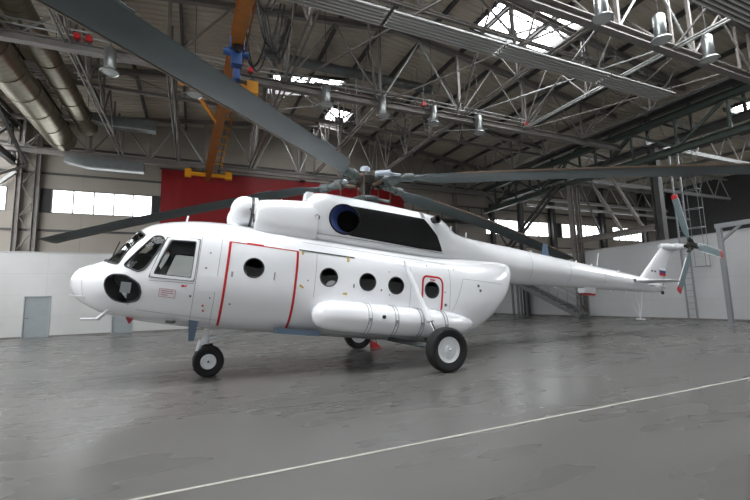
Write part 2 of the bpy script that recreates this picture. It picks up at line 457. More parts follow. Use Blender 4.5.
for sd in (-1, 1):
    NAC = Loft([(-3.18, 2.42, 3.18, .42, 2.9, 2.4), (-3.12, 2.42, 3.25, .46, 2.9, 2.5), (-2.9, 2.42, 3.30, .49, 2.9, 2.6), (-2.4, 2.42, 3.38, .50, 2.9, 2.7), (-1.9, 2.42, 3.45, .50, 2.9, 2.8)], sd*.47)
    b = NAC.mesh([-3.18, -3.15, -3.12, -3.0, -2.9, -2.7, -2.4, -2.1, -1.9], 40)
    nac = onheli('engine_cowling', b, M['white'], ang=40)
    b = new()  # bulbous dust separator in front of the engine
    lathe(b, (-3.66, sd*.50, 2.98), (1, 0, 0), [(0, .0), (.01, .09), (.04, .17), (.10, .245), (.18, .295), (.27, .315), (.36, .31), (.42, .285), (.44, .25)], 32)
    lathe(b, (-3.24, sd*.50, 2.98), (1, 0, 0), [(0, .24), (.0, .30), (.03, .32), (.08, .32), (.1, .30)], 32)
    inl = onheli('dust_separator', b, M['white2'], ang=40)
    b = new(); lathe(b, (-3.26, sd*.50, 2.98), (1, 0, 0), [(-.02, .29), (0, .318), (.035, .318), (.05, .29)], 32)
    tube(b, [(-3.30, sd*.83, 2.98), (-3.22, sd*.86, 2.86), (-3.20, sd*.84, 2.70)], .016, 6); tube(b, [(-3.14, sd*.82, 3.1), (-3.13, sd*.88, 2.92), (-3.18, sd*.86, 2.72)], .012, 6)
    onheli('clamp_ring', b, M['seamdark'], inl)
    # exhaust mouth: tinted pipe set at an angle in the cowling
    b = new()
    yb = HUMP.y(-1.33, 3.10, sd)
    rings = []
    for dy, sc, du in ((.03, 1.0, 0), (.0, .96, .02), (-.10, .84, .10), (-.15, .78, .14)):
        rings.append([V((-1.31+du+.34*sc*math.cos(2*PI*k/40), HUMP.y(-1.31+.34*min(sc, 1)*math.cos(2*PI*k/40), 3.08+.325*min(sc, 1)*math.sin(2*PI*k/40), sd)+sd*dy, 3.08+.325*sc*math.sin(2*PI*k/40))) for k in range(40)])
    loft(b, rings); ep = onheli('exhaust_pipe', b, M['blueheat'], cowl, ang=60)
    b = new(); r0 = [rings[-1][k]*1.0 for k in range(40)]; b.faces.new([b.verts.new(p) for p in r0]); onheli('exhaust_core', b, M['void'], ep)  # flat black disc stands in for the darkness deep in the pipe
    b = new(); tube(b, [V((-1.31+.345*math.cos(2*PI*k/40), HUMP.y(-1.31+.34*math.cos(2*PI*k/40), 3.08+.325*math.sin(2*PI*k/40), sd)+sd*.005, 3.08+.33*math.sin(2*PI*k/40))) for k in range(41)], .022, 8, cap=False)
    onheli('exhaust_rim', b, M['black'], ep)
def hpatch(poly, m, name, side=-1, off=.006, parent=None, grid=.06):
    """panel that follows the cowling: clipped grid of small faces"""
    bb = HUMP.mesh([-2.16+.08*k for k in range(64)], 96, False, False)
    cutout(bb, ngon(-1.31, 3.08, .36, .345, 24), side).free()
    out = cutout(bb, poly, side); bb.free()
    for v in out.verts:
        v.co.y += side*off; v.co.z += (off*.5 if v.co.z > 3.3 else 0)
    ext = bmesh.ops.extrude_face_region(out, geom=list(out.faces))
    for v in [g for g in ext['geom'] if isinstance(g, bmesh.types.BMVert)]: v.co.y -= side*.02
    bmesh.ops.recalc_face_normals(out, faces=out.faces)
    return onheli(name, out, M[m], parent or cowl, ang=40)
for sd in (-1, 1):
    hpatch([(-1.30, 3.41), (.0, 3.44), (.78, 3.46), (.95, 3.38), (1.10, 3.10), (1.50, 2.74), (.6, 2.71), (-1.10, 2.73), (-1.30, 2.76)], 'black', 'soot_panel', sd)
# vents and auxiliary exhaust
for k in range(5):
    b = new(); ribbon(b, HUMP, [(.62, 3.49+.032*k), (.74, 3.488+.032*k)], .016, -1, .006); onheli('cowl_vent', b, M['ink'], cowl)
b = new(); lathe(b, (.98, -.80, 3.47), (.15, -1, .05), [(0, .085), (.20, .085), (.24, .10), (.26, .10), (.26, .07), (.10, .065), (.10, 0)], 20)
onheli('auxiliary_exhaust', b, M['hubdark'], cowl)
b = new(); lathe(b, (-1.93, -.90, 3.02), (0, -1, 0), [(0, .06), (.06, .06), (.07, .045), (.05, .04), (.05, 0)], 16); onheli('drain_port', b, M['hubdark'], cowl)
b = new(); loft(b, [[(-2.0+.1*k, -.2-.25*a, 3.66+.10*math.sin(PI*k/9)+.0) for a in (0, 1)] for k in range(3)], False)
b.free()
b = new(); box(b, (-2.17, -.75, 3.42), (-2.0, -.45, 3.60)); bmesh.ops.bevel(b, geom=list(b.edges), offset=.03, segments=2); onheli('intake_scoop', b, M['white2'], cowl)
b = new(); tube(b, [(-2.7, -.4, 3.32), (-2.62, -.4, 3.40)], .02, 8); tube(b, [(1.7, -.6, 3.3), (1.7, -.6, 3.5)], .02, 8); tube(b, [(2.4, -.3, 3.3), (2.4, -.3, 3.5)], .012, 6); tube(b, [(-4.45, -.3, 2.55), (-4.43, -.3, 2.72)], .02, 6)
onheli('stub_antenna', b, M['white2'])
# roof seam line along the cowling base
def rod(name, pts, r, m, parent=None, label=None, tl=True, n=8):
    b = new(); tube(b, pts, r, n)
    if tl: return onheli(name, b, M[m], parent, label)
    return obj(name, b, M[m], parent or heli)
b = new(); ribbon(b, HUMP, [(-2.1, 2.68), (1.35, 2.70)], .012, -1, .003); onheli('panel_seam', b, M['seam'], cowl)

# tail boom
BOOM = Loft([(3.3, 2.30, 3.38, .55, 2.84, 2.0), (4.0, 2.31, 3.38, .52, 2.84, 2.0), (5.4, 2.40, 3.345, .47, 2.87, 2.0), (8.0, 2.57, 3.28, .355, 2.92, 2.0), (10.0, 2.69, 3.22, .26, 2.95, 2.0), (10.9, 2.76, 3.14, .18, 2.95, 2.0), (11.12, 2.84, 3.06, .10, 2.95, 2.0)])
b = BOOM.mesh([3.3+.25*k for k in range(31)]+[10.95, 11.05, 11.12], 40)
boom = onheli('tail_boom', b, M['white'], ang=40)
b = new()
for u in (4.6, 6.2, 7.8, 9.3): ribbon(b, BOOM, [(u, 2.90+k*.02*BOOM.at(u)[2]*2) for k in range(-20, 21)], .008, -1, .002)
onheli('panel_seam', b, M['seam'], boom)
# fin: swept aerofoil
def fin_sections():
    R = []
    for w, le, te, t in ((2.86, 9.55, 11.18, .12), (3.2, 9.98, 11.28, .20), (3.6, 10.38, 11.44, .19), (3.95, 10.72, 11.62, .18), (4.25, 11.0, 11.80, .17), (4.5, 11.26, 12.0, .15), (4.63, 11.5, 12.0, .06)):
        c = te-le; ring = []
        for k in range(24):
            a = 2*PI*k/24; x = .5-.5*math.cos(a); yy = .5*t*math.sin(a)*(1.15-.6*x)
            ring.append((le+c*x, yy, w))
        R.append(ring)
    return R
b = new(); loft(b, fin_sections(), True, True, True); fin = onheli('tail_fin', b, M['white'], ang=50)
b = new(); lathe(b, (11.15, 0, 4.47), (1, 0, .08), [(0, .0), (.03, .08), (.15, .13), (.5, .15), (.9, .12), (1.0, .08), (1.0, 0)], 20); lathe(b, (12.0, .05, 4.57), (0, -1, 0), [(0, .14), (.15, .14), (.3, .10), (.42, .08)], 18)
onheli('tail_gearbox', b, M['white2'], fin)
fb = {}
b = new(); U0, W0 = 10.95, 3.38
for k, mm in enumerate(('flagw', 'flagb', 'red')):
    b = new(); box(b, (U0, -.098, W0+.095*(2-k)), (U0+.33, -.088, W0+.095*(3-k))); onheli('flag_stripe', b, M[mm], fin)
b = new()
for k in range(2): box(b, (10.50+.16*k, -.10, 3.46), (10.58+.16*k, -.085, 3.52))
onheli('vent_hole', b, M['ink'], fin)
b = new()
def dashes(bm, u, w, y, widths, gap=.03, h=.06):
    x = u
    for q in widths: box(bm, (x, y-.004, w), (x+q, y+.004, w+h)); x += q+gap
for u, w, ww in ((10.25, 3.10, (.10, .04, .08, .1, .05)), (10.95, 3.10, (.08, .05, .09, .06)), (10.15, 2.93, (.08, .1, .06)), (10.75, 2.95, (.05, .09, .04, .1, .06))):
    x = u
    for q in ww:
        b = new(); ribbon(b, BOOM, [(x, w-.0), (x+q, w)], .035, -1, .006); x += q+.03; onheli('stencil_lettering', b, M['ink'], boom)
# stabiliser
for sd in (-1, 1):
    R = []
    for y, le, te, t in ((.15, 9.28, 10.05, .09), (1.25, 9.40, 10.0, .06), (1.36, 9.52, 9.95, .02)):
        R.append([(le+(te-le)*(.5-.5*math.cos(2*PI*k/20)), sd*y, 2.98+.5*t*math.sin(2*PI*k/20)*(1.2-.6*(.5-.5*math.cos(2*PI*k/20)))) for k in range(20)])
    b = new(); loft(b, R, True, True, True); onheli('stabiliser', b, M['white2'], boom, ang=50)
b = new(); lathe(b, (9.30, -.26, 3.0), (0, -1, 0), [(0, .06), (.06, .05), (.07, 0)], 12); onheli('stabiliser_pivot', b, M['seamdark'], boom)
# tail skid
b = new(); tube(b, [(9.25, 0, 2.66), (9.98, 0, 1.78)], .022, 8); tube(b, [(9.95, .08, 2.72), (9.98, 0, 1.78)], .02, 8); tube(b, [(9.95, -.12, 2.72), (9.98, 0, 1.78)], .02, 8); box(b, (9.85, -.08, 1.73), (10.12, .08, 1.78))
onheli('tail_skid', b, M['white2'], boom)
b = new(); lathe(b, (11.22, 0, 2.84), (.1, 0, -1), [(0, .05), (.1, .05), (.12, 0)], 10); onheli('tail_light', b, M['hubdark'], boom)
# boom fittings
b = new(); loft(b, [[(5.42, -.012, 3.3), (5.75, -.012, 3.3), (5.75, .012, 3.3), (5.42, .012, 3.3)], [(5.50, -.008, 3.72), (5.66, -.008, 3.72), (5.66, .008, 3.72), (5.50, .008, 3.72)]], True, True, True)
onheli('blade_antenna', b, M['bluegrey'], boom)
b = new(); box(b, (7.15, -.14, 2.36), (7.62, .14, 2.66)); bmesh.ops.bevel(b, geom=list(b.edges), offset=.04, segments=2); fb_ = onheli('sensor_fairing', b, M['white'], boom)
b = new(); box(b, (7.27, -.145, 2.32), (7.60, .145, 2.37)); onheli('red_cover', b, M['red'], fb_)
b = new()
for u in (5.0, 6.9, 7.6, 8.9): tube(b, [(u, 0, BOOM.at(u)[1]-.02), (u, 0, BOOM.at(u)[1]+.06)], .03, 8)
for u in (6.0, 8.5): tube(b, [(u, 0, BOOM.at(u)[0]+.02), (u, 0, BOOM.at(u)[0]-.05)], .03, 8)
tube(b, [(7.85, 0, 3.25), (7.92, 0, 3.75)], .012, 6)
onheli('stub_antenna', b, M['white2'], boom)

# side fuel tanks
for sd in (-1, 1):
    yc = sd*1.36
    prof = [(-1.92, .02), (-1.90, .12), (-1.83, .21), (-1.72, .265), (-1.55, .30), (-1.3, .315), (0, .315), (1.0, .31), (1.35, .28), (1.7, .22), (2.0, .13), (2.15, .03)]
    R = []
    for u, r in prof:
        sh = max(0, u-.9)*.25
        R.append([(u, yc*(1)-sd*sh*.9+r*1.12*math.cos(2*PI*k/36), .97+.02*0+sh*.25+r*math.sin(2*PI*k/36)) for k in range(36)])
    b = new(); loft(b, R, True, True, True); tk = onheli('fuel_tank', b, M['white'], ang=50)
    for u in (-.85, -.25, .35, .95):
        for du in (0, .07):
            b = new()
            tube(b, [(u+du, yc+.3565*math.cos(a), .97+.322*math.sin(a)) for a in [2*PI*k/36 for k in range(37)]], .008, 6, cap=False)
            onheli('tank_strap', b, M['seam'], tk)
    b = new()
    for u in (-.8, -.2, .4, 1.0): box(b, (u-.035, yc+sd*.345, .93), (u+.025, yc+sd*.375, .99)); tube(b, [(u, yc+sd*.37, .95), (u-.06, yc+sd*.36, .85)], .01, 6)
    onheli('strap_buckle', b, M['seam'], tk)
    b = new(); lathe(b, (-.52, yc+sd*.34, 1.03), (0, sd, 0), [(0, .04), (.03, .04), (.035, 0)], 14); onheli('filler_cap', b, M['hubdark'], tk)
    # fairing that carries the tank on the fuselage side
    b = new(); box(b, (-1.7, sd*1.0, .75), (1.6, sd*1.3, 1.15)); onheli('tank_saddle', b, M['white'], tk)

# interior
b = new(); loft(b, [[(u, p.y*.95, 1.6+(p.z-1.6)*.95) for p in [FUS.pt(-3.9, 2*PI*k/48) for k in range(48)]] for u in (-3.92, -3.88)], True, True, True); onheli('bulkhead', b, M['interior'])
b = new(); box(b, (-5.15, -.85, .86), (-3.9, .85, .90)); box(b, (-3.9, -.9, .74), (1.9, .9, .78)); onheli('cabin_floor', b, M['interior'])
b = new(); box(b, (-5.46, -.58, 1.20), (-5.28, .58, 1.50)); bmesh.ops.bevel(b, geom=list(b.edges), offset=.05, segments=2); box(b, (-5.25, -.3, .9), (-4.9, .3, 1.30)); onheli('instrument_panel', b, M['instr'])
for sd in (-1, 1):
    b = new(); box(b, (-4.62, sd*.55-.24, 1.12), (-4.15, sd*.55+.24, 1.24)); bmesh.ops.bevel(b, geom=list(b.edges), offset=.04, segments=2)
    st = onheli('pilot_seat', b, M['seat'])
    b = new(); loft(b, [[(-4.24, sd*.55-.23, 1.2), (-4.24, sd*.55+.23, 1.2), (-4.14, sd*.55+.23, 1.2), (-4.14, sd*.55-.23, 1.2)], [(-4.14, sd*.55-.22, 1.78), (-4.14, sd*.55+.22, 1.78), (-4.04, sd*.55+.22, 1.78), (-4.04, sd*.55-.22, 1.78)]], True, True, True)
    bmesh.ops.bevel(b, geom=list(b.edges), offset=.03, segments=2); onheli('backrest', b, M['seat'], st)
    b = new(); box(b, (-4.14, sd*.55-.18, 1.80), (-4.02, sd*.55+.18, 2.0)); bmesh.ops.bevel(b, geom=list(b.edges), offset=.03, segments=2); onheli('headrest', b, M['seat'], st)
    b = new(); box(b, (-4.5, sd*.55-.18, .9), (-4.2, sd*.55+.18, 1.13)); onheli('seat_base', b, M['interior'], st)
    rod('control_stick', [(-4.85, sd*.55, .9), (-4.95, sd*.55, 1.1), (-4.82, sd*.55, 1.42)], .018, 'hubdark')
    b = new(); lathe(b, (-5.03, sd*.80, 1.60), (-.3, sd, .1), [(0, .0), (.0, .18), (.02, .20), (.05, .20), (.06, 0)], 24); onheli('cockpit_fan', b, M['instr'])
    b = new(); tube(b, [(-5.28, sd*.85, 1.58), (-5.22, sd*.86, 1.68), (-5.16, sd*.87, 1.60)], .018, 6); box(b, (-5.30, sd*.83-.02, 1.06), (-5.14, sd*.83+.02, 1.25)); onheli('grab_handle', b, M['seat'])
b = new(); rod_ = None
for sd in (-1, 1): tube(b, [(-5.62, sd*.25, 1.66), (-5.5, sd*.45, 2.0)], .010, 6); tube(b, [(-5.58, sd*.62, 1.62), (-5.28, sd*.50, 2.14)], .012, 6)
onheli('windscreen_wiper', b, M['instr'])
# bottom fittings: pitot tubes, landing-light, antennas, steps
b = new()
tube(b, [(-5.75, -.42, .88), (-5.85, -.50, .93), (-6.09, -.52, .935)], .016, 8); tube(b, [(-5.75, .42, .88), (-5.95, .50, .95), (-6.25, .52, .93)], .014, 8)
onheli('pitot_tube', b, M['white2'])
b = new(); tube(b, [(-5.36, -.54, .86), (-5.60, -.56, .56)], .028, 8); tube(b, [(-5.55, -.56, .565), (-5.85, -.56, .54)], .022, 8); tube(b, [(-5.60, -.56, .56), (-5.30, -.50, .78)], .012, 6)
onheli('antenna_mast', b, M['white2'])
b = new(); lathe(b, (-4.42, -.80, .62), (0, -.4, -1), [(0, .10), (.02, .09), (.03, 0)], 16); onheli('landing_light', b, M['chrome'])
b = new(); loft(b, [[(-4.12, -.80, .70), (-3.94, -.80, .70), (-3.94, -.64, .70), (-4.12, -.64, .70)], [(-4.07, -.76, .28), (-3.97, -.76, .28), (-3.97, -.70, .28), (-4.07, -.70, .28)]], True, True, True); onheli('boarding_step', b, M['bluegrey'])
for sd in (-1, 1):
    b = new(); box(b, (-2.53, sd*1.04, .53), (-1.62, sd*.86, .64)); onheli('boarding_step', b, M['bluegrey'])
b = new(); loft(b, [[(-5.24, -.42, .70), (-5.02, -.42, .70), (-5.02, -.40, .70), (-5.24, -.40, .70)], [(-5.12, -.42, .51), (-5.10, -.42, .51), (-5.10, -.40, .51), (-5.12, -.40, .51)]], True, True, True); onheli('warning_flag', b, M['darkred'])

# ------------------------------------------------------------------ landing gear (helicopter frame, wheels upright on the floor)
def wheel(name, c, r, wd, side, parent=None, rr=.58):
    b = new(); h = wd/2
    prof = [(-h*.62, r*rr), (-h*.8, r*.66), (-h, r*.80), (-h*.97, r*.9), (-h*.75, r*.975), (-h*.4, r), (0, r*1.003), (h*.4, r), (h*.75, r*.975), (h*.97, r*.9), (h, r*.80), (h*.8, r*.66), (h*.62, r*rr), (-h*.62, r*rr)]
    lathe(b, c, (0, side, 0), prof, 48); bmesh.ops.recalc_face_normals(b, faces=b.faces)
    t = obj(name, b, M['rubber'], parent or heli, ang=30)
    b = new(); lathe(b, c, (0, side, 0), [(-h*.6, 0), (-h*.6, r*rr), (h*.66, r*rr), (h*.72, r*(rr-.03)), (h*.6, r*(rr-.07)), (h*.45, r*.42), (h*.5, r*.2), (h*.62, r*.17), (h*.75, r*.15), (h*.75, 0)], 40)
    for k in range(6):
        a = 2*PI*k/6+.3; p = V(c)+V((math.cos(a)*r*.31, side*h*.47, math.sin(a)*r*.31)); lathe(b, p, (0, side, 0), [(0, r*.055), (.012, r*.055), (.014, 0)], 8)
    rm = obj('wheel_rim', b, M['white2'], t, ang=30)
    b = new(); lathe(b, V(c)+V((0, side*h*.73, 0)), (0, side, 0), [(0, r*.07), (.02, r*.06), (.025, 0)], 12); obj('hub_cap', b, M['hubdark'] if r < .35 else M['chrome'], rm)
    return t
def hrod(name, pts, r, m, parent=None, n=10):
    b = new(); tube(b, pts, r, n); return obj(name, b, M[m], parent or heli)
AX = .632
for sd in (-1, 1):
    wheel('main_wheel', (AX, sd*2.37, .43), .432, .26, sd)
    b = new(); s1 = bg(.12, sd*1.26, 2.22); hubp = V((AX, sd*2.2, .46))
    tube(b, [s1, s1.lerp(hubp, .62)], .05, 12); tube(b, [s1, s1+V((-.03, 0, .10))], .03, 8)
    lathe(b, s1.lerp(hubp, .56), hubp-s1, [(0, .05), (.0, .072), (.30, .072), (.32, .045)], 14)
    strut = obj('shock_strut', b, M['white2'], heli)
    hrod('strut_piston', [s1.lerp(hubp, .6), hubp], .03, 'chrome', strut)
    b = new(); f1 = bg(.05, sd*.85, .56); f2 = bg(1.0, sd*.85, .62)
    tube(b, [f1, (AX, sd*2.15, .42)], .045, 10); tube(b, [f2, (AX, sd*2.15, .42)], .04, 10); tube(b, [(AX, sd*2.08, .43), (AX, sd*2.30, .43)], .06, 12)
    obj('axle_arm', b, M['hubgrey'], heli)
# nose gear
NX = AX-4.26
for sd in (-1, 1): wheel('nose_wheel', (NX, sd*.17, .298), .30, .19, sd, rr=.5)
b = new(); top = V((NX-.02, 0, 1.1)); 
tube(b, [top, (NX-.05, 0, .72)], .055, 14); tube(b, [(NX-.05, 0, .80), (NX-.07, 0, .62)], .078, 14); tube(b, [(NX-.14, 0, .72), (NX-.20, 0, .50)], .05, 10); tube(b, [(NX-.20, 0, .50), (NX, 0, .30)], .055, 10); tube(b, [(NX, -.12, .298), (NX, .12, .298)], .035, 10)
tube(b, [(NX-.12, -.09, .66), (NX-.12, .09, .66)], .04, 10); tube(b, [(NX-.15, -.07, .44), (NX-.15, .07, .44)], .04, 10)
ng = obj('nose_gear_leg', b, M['white2'], heli)
b = new(); tube(b, [(NX-.02, -.05, .74), (NX+.9, -.12, .90)], .022, 8); tube(b, [(NX-.02, .05, .74), (NX+.9, .12, .90)], .022, 8); obj('drag_brace', b, M['white2'], ng)
b = new(); lathe(b, (NX+.0, -.04, .635), (0, 0, -1), [(0, .02), (0, .095), (.12, .06), (.18, .02)], 14); obj('gear_boot', b, M['rubber'], ng)

# ------------------------------------------------------------------ main rotor
ROOTZ = 4.45
b = new(); lathe(b, (0, 0, 3.55), (0, 0, 1), [(0, .16), (.2, .13), (.55, .12), (.75, .15), (.78, .26), (.98, .27), (1.02, .17), (1.12, .13), (1.13, 0)], 24)
rotor = obj('main_rotor', b, M['hubdark'], heli)
b = new(); lathe(b, (0, 0, 3.90), (0, 0, 1), [(0, .2), (.0, .34), (.05, .36), (.09, .34), (.1, .2)], 28)
for k in range(5):
    a = 2*PI*k/5+.5; d = V((math.cos(a), math.sin(a), 0)); tube(b, [V((0, 0, 3.96))+d*.2, V((0, 0, 3.84))+d*.62], .04, 8)
obj('swashplate', b, M['hubgrey'], rotor)
BL = [(-136, 4.40, -.22, -5), (-33.0, 4.48, -.50, 7), (15.0, 4.42, -1.52, 7), (66, 4.42, -.85, 0), (140.2, 4.42, -.83, -6)]
def blade_part(th, z0, droop, pit):
    th = math.radians(th); d = V((math.cos(th), math.sin(th), 0)); s = V((-math.sin(th), math.cos(th), 0))   # leading edge towards -s side (rotor turns clockwise seen from above)
    Z = lambda r: z0+droop*(.55*(r/10.65)+.45*(r/10.65)**2)
    R = []; N = 28
    rs = [1.15, 1.3, 1.5, 1.7, 1.9, 2.1]+[2.1+(10.62-2.1)*k/24 for k in range(1, 25)]+[10.65]
    for r in rs:
        f = min(1, max(0, (r-1.2)/.6)); f = f*f*(3-2*f); c = .16+(.56-.16)*f; t = .13+(.058-.13)*f
        if r > 10.63: c *= .96; t *= .5
        ring = []
        for k in range(N):
            a = 2*PI*k/N; x = .5-.5*math.cos(a); yy = .5*t*math.sin(a)*((1.35-.95*x) if f > .05 else 1)
            tw = math.radians(pit+3-4*r/10.65); X = (x-.27)*c; 
            ring.append(d*r+s*(X*math.cos(tw)-yy*math.sin(tw)*0)+V((0, 0, Z(r)+yy-X*math.sin(tw))))
        R.append(ring)
    b = new(); loft(b, R, True, True, True)
    o = obj('rotor_blade', b, M['blade'], rotor, ang=40)
    b = new()   # metal strip on the leading edge
    E = []
    for r in [2.3+8.3*k/20 for k in range(21)]:
        tw = math.radians(pit+3-4*r/10.65); X = -.27*.56
        p = d*r+s*X+V((0, 0, Z(r)-X*math.sin(tw))); E.append([p+s*.032+V((0, 0, .026)), p+V((0, 0, .016))-s*.012, p-V((0, 0, .016))-s*.012, p+s*.032-V((0, 0, .026))])
    loft(b, E, True, True, True); obj('leading_edge_strip', b, M['bladeedge'], o)
    for r in (2.45, 6.7, 7.3):   # trailing tabs
        b = new()
        X = .73*.56-.004; q = d*r+s*X+V((0, 0, Z(r)-X*math.sin(math.radians(pit+1)))); e = d*(r+.5)+s*X+V((0, 0, Z(r+.5)-X*math.sin(math.radians(pit+1)))); w_ = s*.05
        loft(b, [[q-V((0, 0, .004)), q+w_-V((0, 0, .004)), q+w_+V((0, 0, .004)), q+V((0, 0, .004))], [e-V((0, 0, .004)), e+w_-V((0, 0, .004)), e+w_+V((0, 0, .004)), e+V((0, 0, .004))]], True, True, True)
        obj('trim_tab', b, M['blade'], o)
    # hinge assembly
    b = new(); z = 4.43
    tube(b, [d*.18+V((0, 0, z)), d*.42+V((0, 0, z))], .10, 12); tube(b, [d*.40+V((0, 0, z-.14)), d*.40+V((0, 0, z+.14))], .085, 12)
    obj('hinge_arm', b, M['hubdark'], o)
    b = new(); tube(b, [d*.42+V((0, 0, z)), d*1.2+V((0, 0, Z(1.2)))], .085, 14); lathe(b, d*.62+V((0, 0, z-.003)), d, [(0, .08), (0, .125), (.1, .13), (.2, .11), (.22, .08)], 16); lathe(b, d*1.0+V((0, 0, Z(1.0))), d, [(0, .08), (0, .11), (.22, .11), (.24, .08)], 16)
    obj('blade_grip', b, M['hubgrey'], o)
    b = new(); e0 = d*.30-s*.20+V((0, 0, z+.12)); tube(b, [e0, e0+d*.38-s*.02], .075, 14); tube(b, [e0+d*.3, e0+d*.62+s*.1-V((0, 0, .05))], .03, 8); obj('lag_damper', b, M['hublight'], o)
    b = new(); p0 = d*.60+s*.22; tube(b, [p0+V((0, 0, 3.88)), p0+V((0, 0, z-.02))], .016, 8); tube(b, [d*.68+V((0, 0, z)), p0+V((0, 0, z-.02))], .035, 8); obj('pitch_link', b, M['tan'], o)
for a in BL: blade_part(*a)
b = new(); lathe(b, (0, 0, 4.62), (0, 0, 1), [(0, .10), (.04, .13), (.16, .13), (.19, .10), (.19, 0)], 20); obj('hub_cap', b, M['hublight'], rotor)
b = new()
for k in range(5):
    a = 2*PI*k/5+.2; d = V((math.cos(a), math.sin(a), 0)); tube(b, [d*.12+V((0, 0, 4.66)), d*.3+V((0, 0, 4.60)), d*.5+V((0, 0, 4.5))], .015, 6); tube(b, [d*.25+V((0, 0, 4.30)), d*.5+V((0, 0, 4.34))], .045, 8)
obj('hydraulic_line', b, M['tan'], rotor)

# ------------------------------------------------------------------ tail rotor (port side)
TC = V((12.58, -.52, 3.07))
b = new(); lathe(b, TC+V((0, .22, 0)), (0, -1, 0), [(0, .07), (.12, .08), (.15, .15), (.25, .15), (.28, .10), (.38, .09), (.40, 0)], 20)
for k in range(3):
    a = math.radians((-11, 109, 229)[k]); d = V((math.cos(a), 0, math.sin(a))); tube(b, [TC, TC+d*.32], .06, 10); tube(b, [TC+V((0, -.12, 0)), TC+d*.25+V((0, -.08, 0))], .025, 6)
tr = obj('tail_rotor', b, M['hubdark'], heli)
for ang in (-10, 108, 236):
    a = math.radians(ang); d = V((math.cos(a), 0, math.sin(a))); s = V((-math.sin(a), 0, math.cos(a))); R = []
    for r in (.25, .4, .55, .8, 1.3, 1.8):
        c = .10 if r < .3 else (.18 if r < .5 else .33); t = .07 if r < .3 else .035
        if r == .55: c = .30
        R.append([TC+d*r+s*((.5-.5*math.cos(2*PI*k/16)-.3)*c)*math.cos(.12)+V((0, 1, 0))*((.5-.5*math.cos(2*PI*k/16)-.3)*c*math.sin(.12))+V((0, 1, 0))*(.5*t*math.sin(2*PI*k/16)) for k in range(16)])
    b = new(); loft(b, R, True, True, True); bl = obj('tail_blade', b, M['tailblade'], tr, ang=50)
    R2 = []
    for r in (1.8, 1.93, 1.955):
        c = .33 if r < 1.95 else .29
        R2.append([TC+d*r+s*((.5-.5*math.cos(2*PI*k/16)-.3)*c)*math.cos(.12)+V((0, 1, 0))*((.5-.5*math.cos(2*PI*k/16)-.3)*c*math.sin(.12))+V((0, 1, 0))*(.5*.037*math.sin(2*PI*k/16)) for k in range(16)])
    b = new(); loft(b, R2, True, True, True); obj('blade_tip', b, M['red'], bl, ang=50)['label'] = 'red painted blade tip'
    b = new(); off = s*(-.3*.33)*math.cos(.12)+V((0, 1, 0))*(-.3*.33*math.sin(.12)); tube(b, [TC+d*.6+off, TC+d*1.8+off], .016, 6); obj('leading_edge_strip', b, M['white2'], bl)
# wheel chocks are separate things: red chock behind the far main wheel
def chock(x, y, lab):
    b = new(); loft(b, [[(0, -.12, 0), (.30, -.12, 0), (.22, -.12, .06), (.03, -.12, .20), (0, -.12, .18)], [(0, .12, 0), (.30, .12, 0), (.22, .12, .06), (.03, .12, .20), (0, .12, .18)]], True, True, True)
    o = obj('wheel_chock', b, M['red'], None, smooth=False); o.location = (HX+x, HY+y, 0)
    b = new(); tube(b, [(.04, 0, .19), (.06, 0, .26), (.16, 0, .22), (.18, 0, .10)], .012, 6); obj('rope_handle', b, M['rubber'], o)
    tag(o, lab, 'wheel chock'); return o
chock(AX+.42, 2.37, 'small red wheel chock against the far main wheel of the helicopter')
# ------------------------------------------------------------------ room materials
def tile_mat(name, col, seam, sx, sz, rough=.5, var=.05, off=0.5, axis='XZ', spec=.5, msize=.006):
    """panelled surface: brick texture seams"""
    m = D.materials.new(name); m.use_nodes = True; nt = m.node_tree; b = nt.nodes['Principled BSDF']
    tc = nt.nodes.new('ShaderNodeTexCoord'); sp = nt.nodes.new('ShaderNodeSeparateXYZ'); cb = nt.nodes.new('ShaderNodeCombineXYZ')
    nt.links.new(tc.outputs['Object'], sp.inputs[0])
    nt.links.new(sp.outputs['X' if axis[0] == 'X' else 'Y'], cb.inputs[0]); nt.links.new(sp.outputs['Z' if axis[1] == 'Z' else 'Y'], cb.inputs[1])
    br = nt.nodes.new('ShaderNodeTexBrick'); br.offset = off
    br.inputs['Scale'].default_value = 1; br.inputs['Brick Width'].default_value = sx; br.inputs['Row Height'].default_value = sz; br.inputs['Mortar Size'].default_value = msize
    br.inputs['Color1'].default_value = tuple(c*(1-var) for c in col[:3])+(1,); br.inputs['Color2'].default_value = tuple(min(1, c*(1+var)) for c in col[:3])+(1,); br.inputs['Mortar'].default_value = seam
    nt.links.new(cb.outputs[0], br.inputs['Vector'])
    nz = nt.nodes.new('ShaderNodeTexNoise'); nz.inputs['Scale'].default_value = .6; nz.inputs['Detail'].default_value = 6
    nt.links.new(tc.outputs['Object'], nz.inputs['Vector'])
    mx = nt.nodes.new('ShaderNodeMix'); mx.data_type = 'RGBA'; mx.blend_type = 'MULTIPLY'; mx.inputs[0].default_value = .25
    nt.links.new(br.outputs['Color'], mx.inputs[6]); nt.links.new(nz.outputs['Fac'], mx.inputs[7]); nt.links.new(mx.outputs[2], b.inputs['Base Color'])
    b.inputs['Roughness'].default_value = rough; b.inputs['Specular IOR Level'].default_value = spec
    return m
M['wall'] = tile_mat('beige_wall_panels', srgb(166, 158, 148), srgb(118, 110, 102), 6.0, 1.15, .6, .03, 0)
M['part'] = tile_mat('white_partition_panels', srgb(214, 214, 213), srgb(192, 192, 192), 3.6, 1.12, .4, .01, 0)
M['partR'] = tile_mat('white_partition_panels_side', srgb(208, 209, 210), srgb(184, 186, 188), 3.6, 1.04, .45, .01, 0, 'YZ')
M['darkwall'] = mat('dark_wall', srgb(62, 62, 62), .7, noise=.1)
M['steel'] = mat('painted_steel', srgb(126, 121, 117), .5, metal=.15, noise=.12, nscale=3)
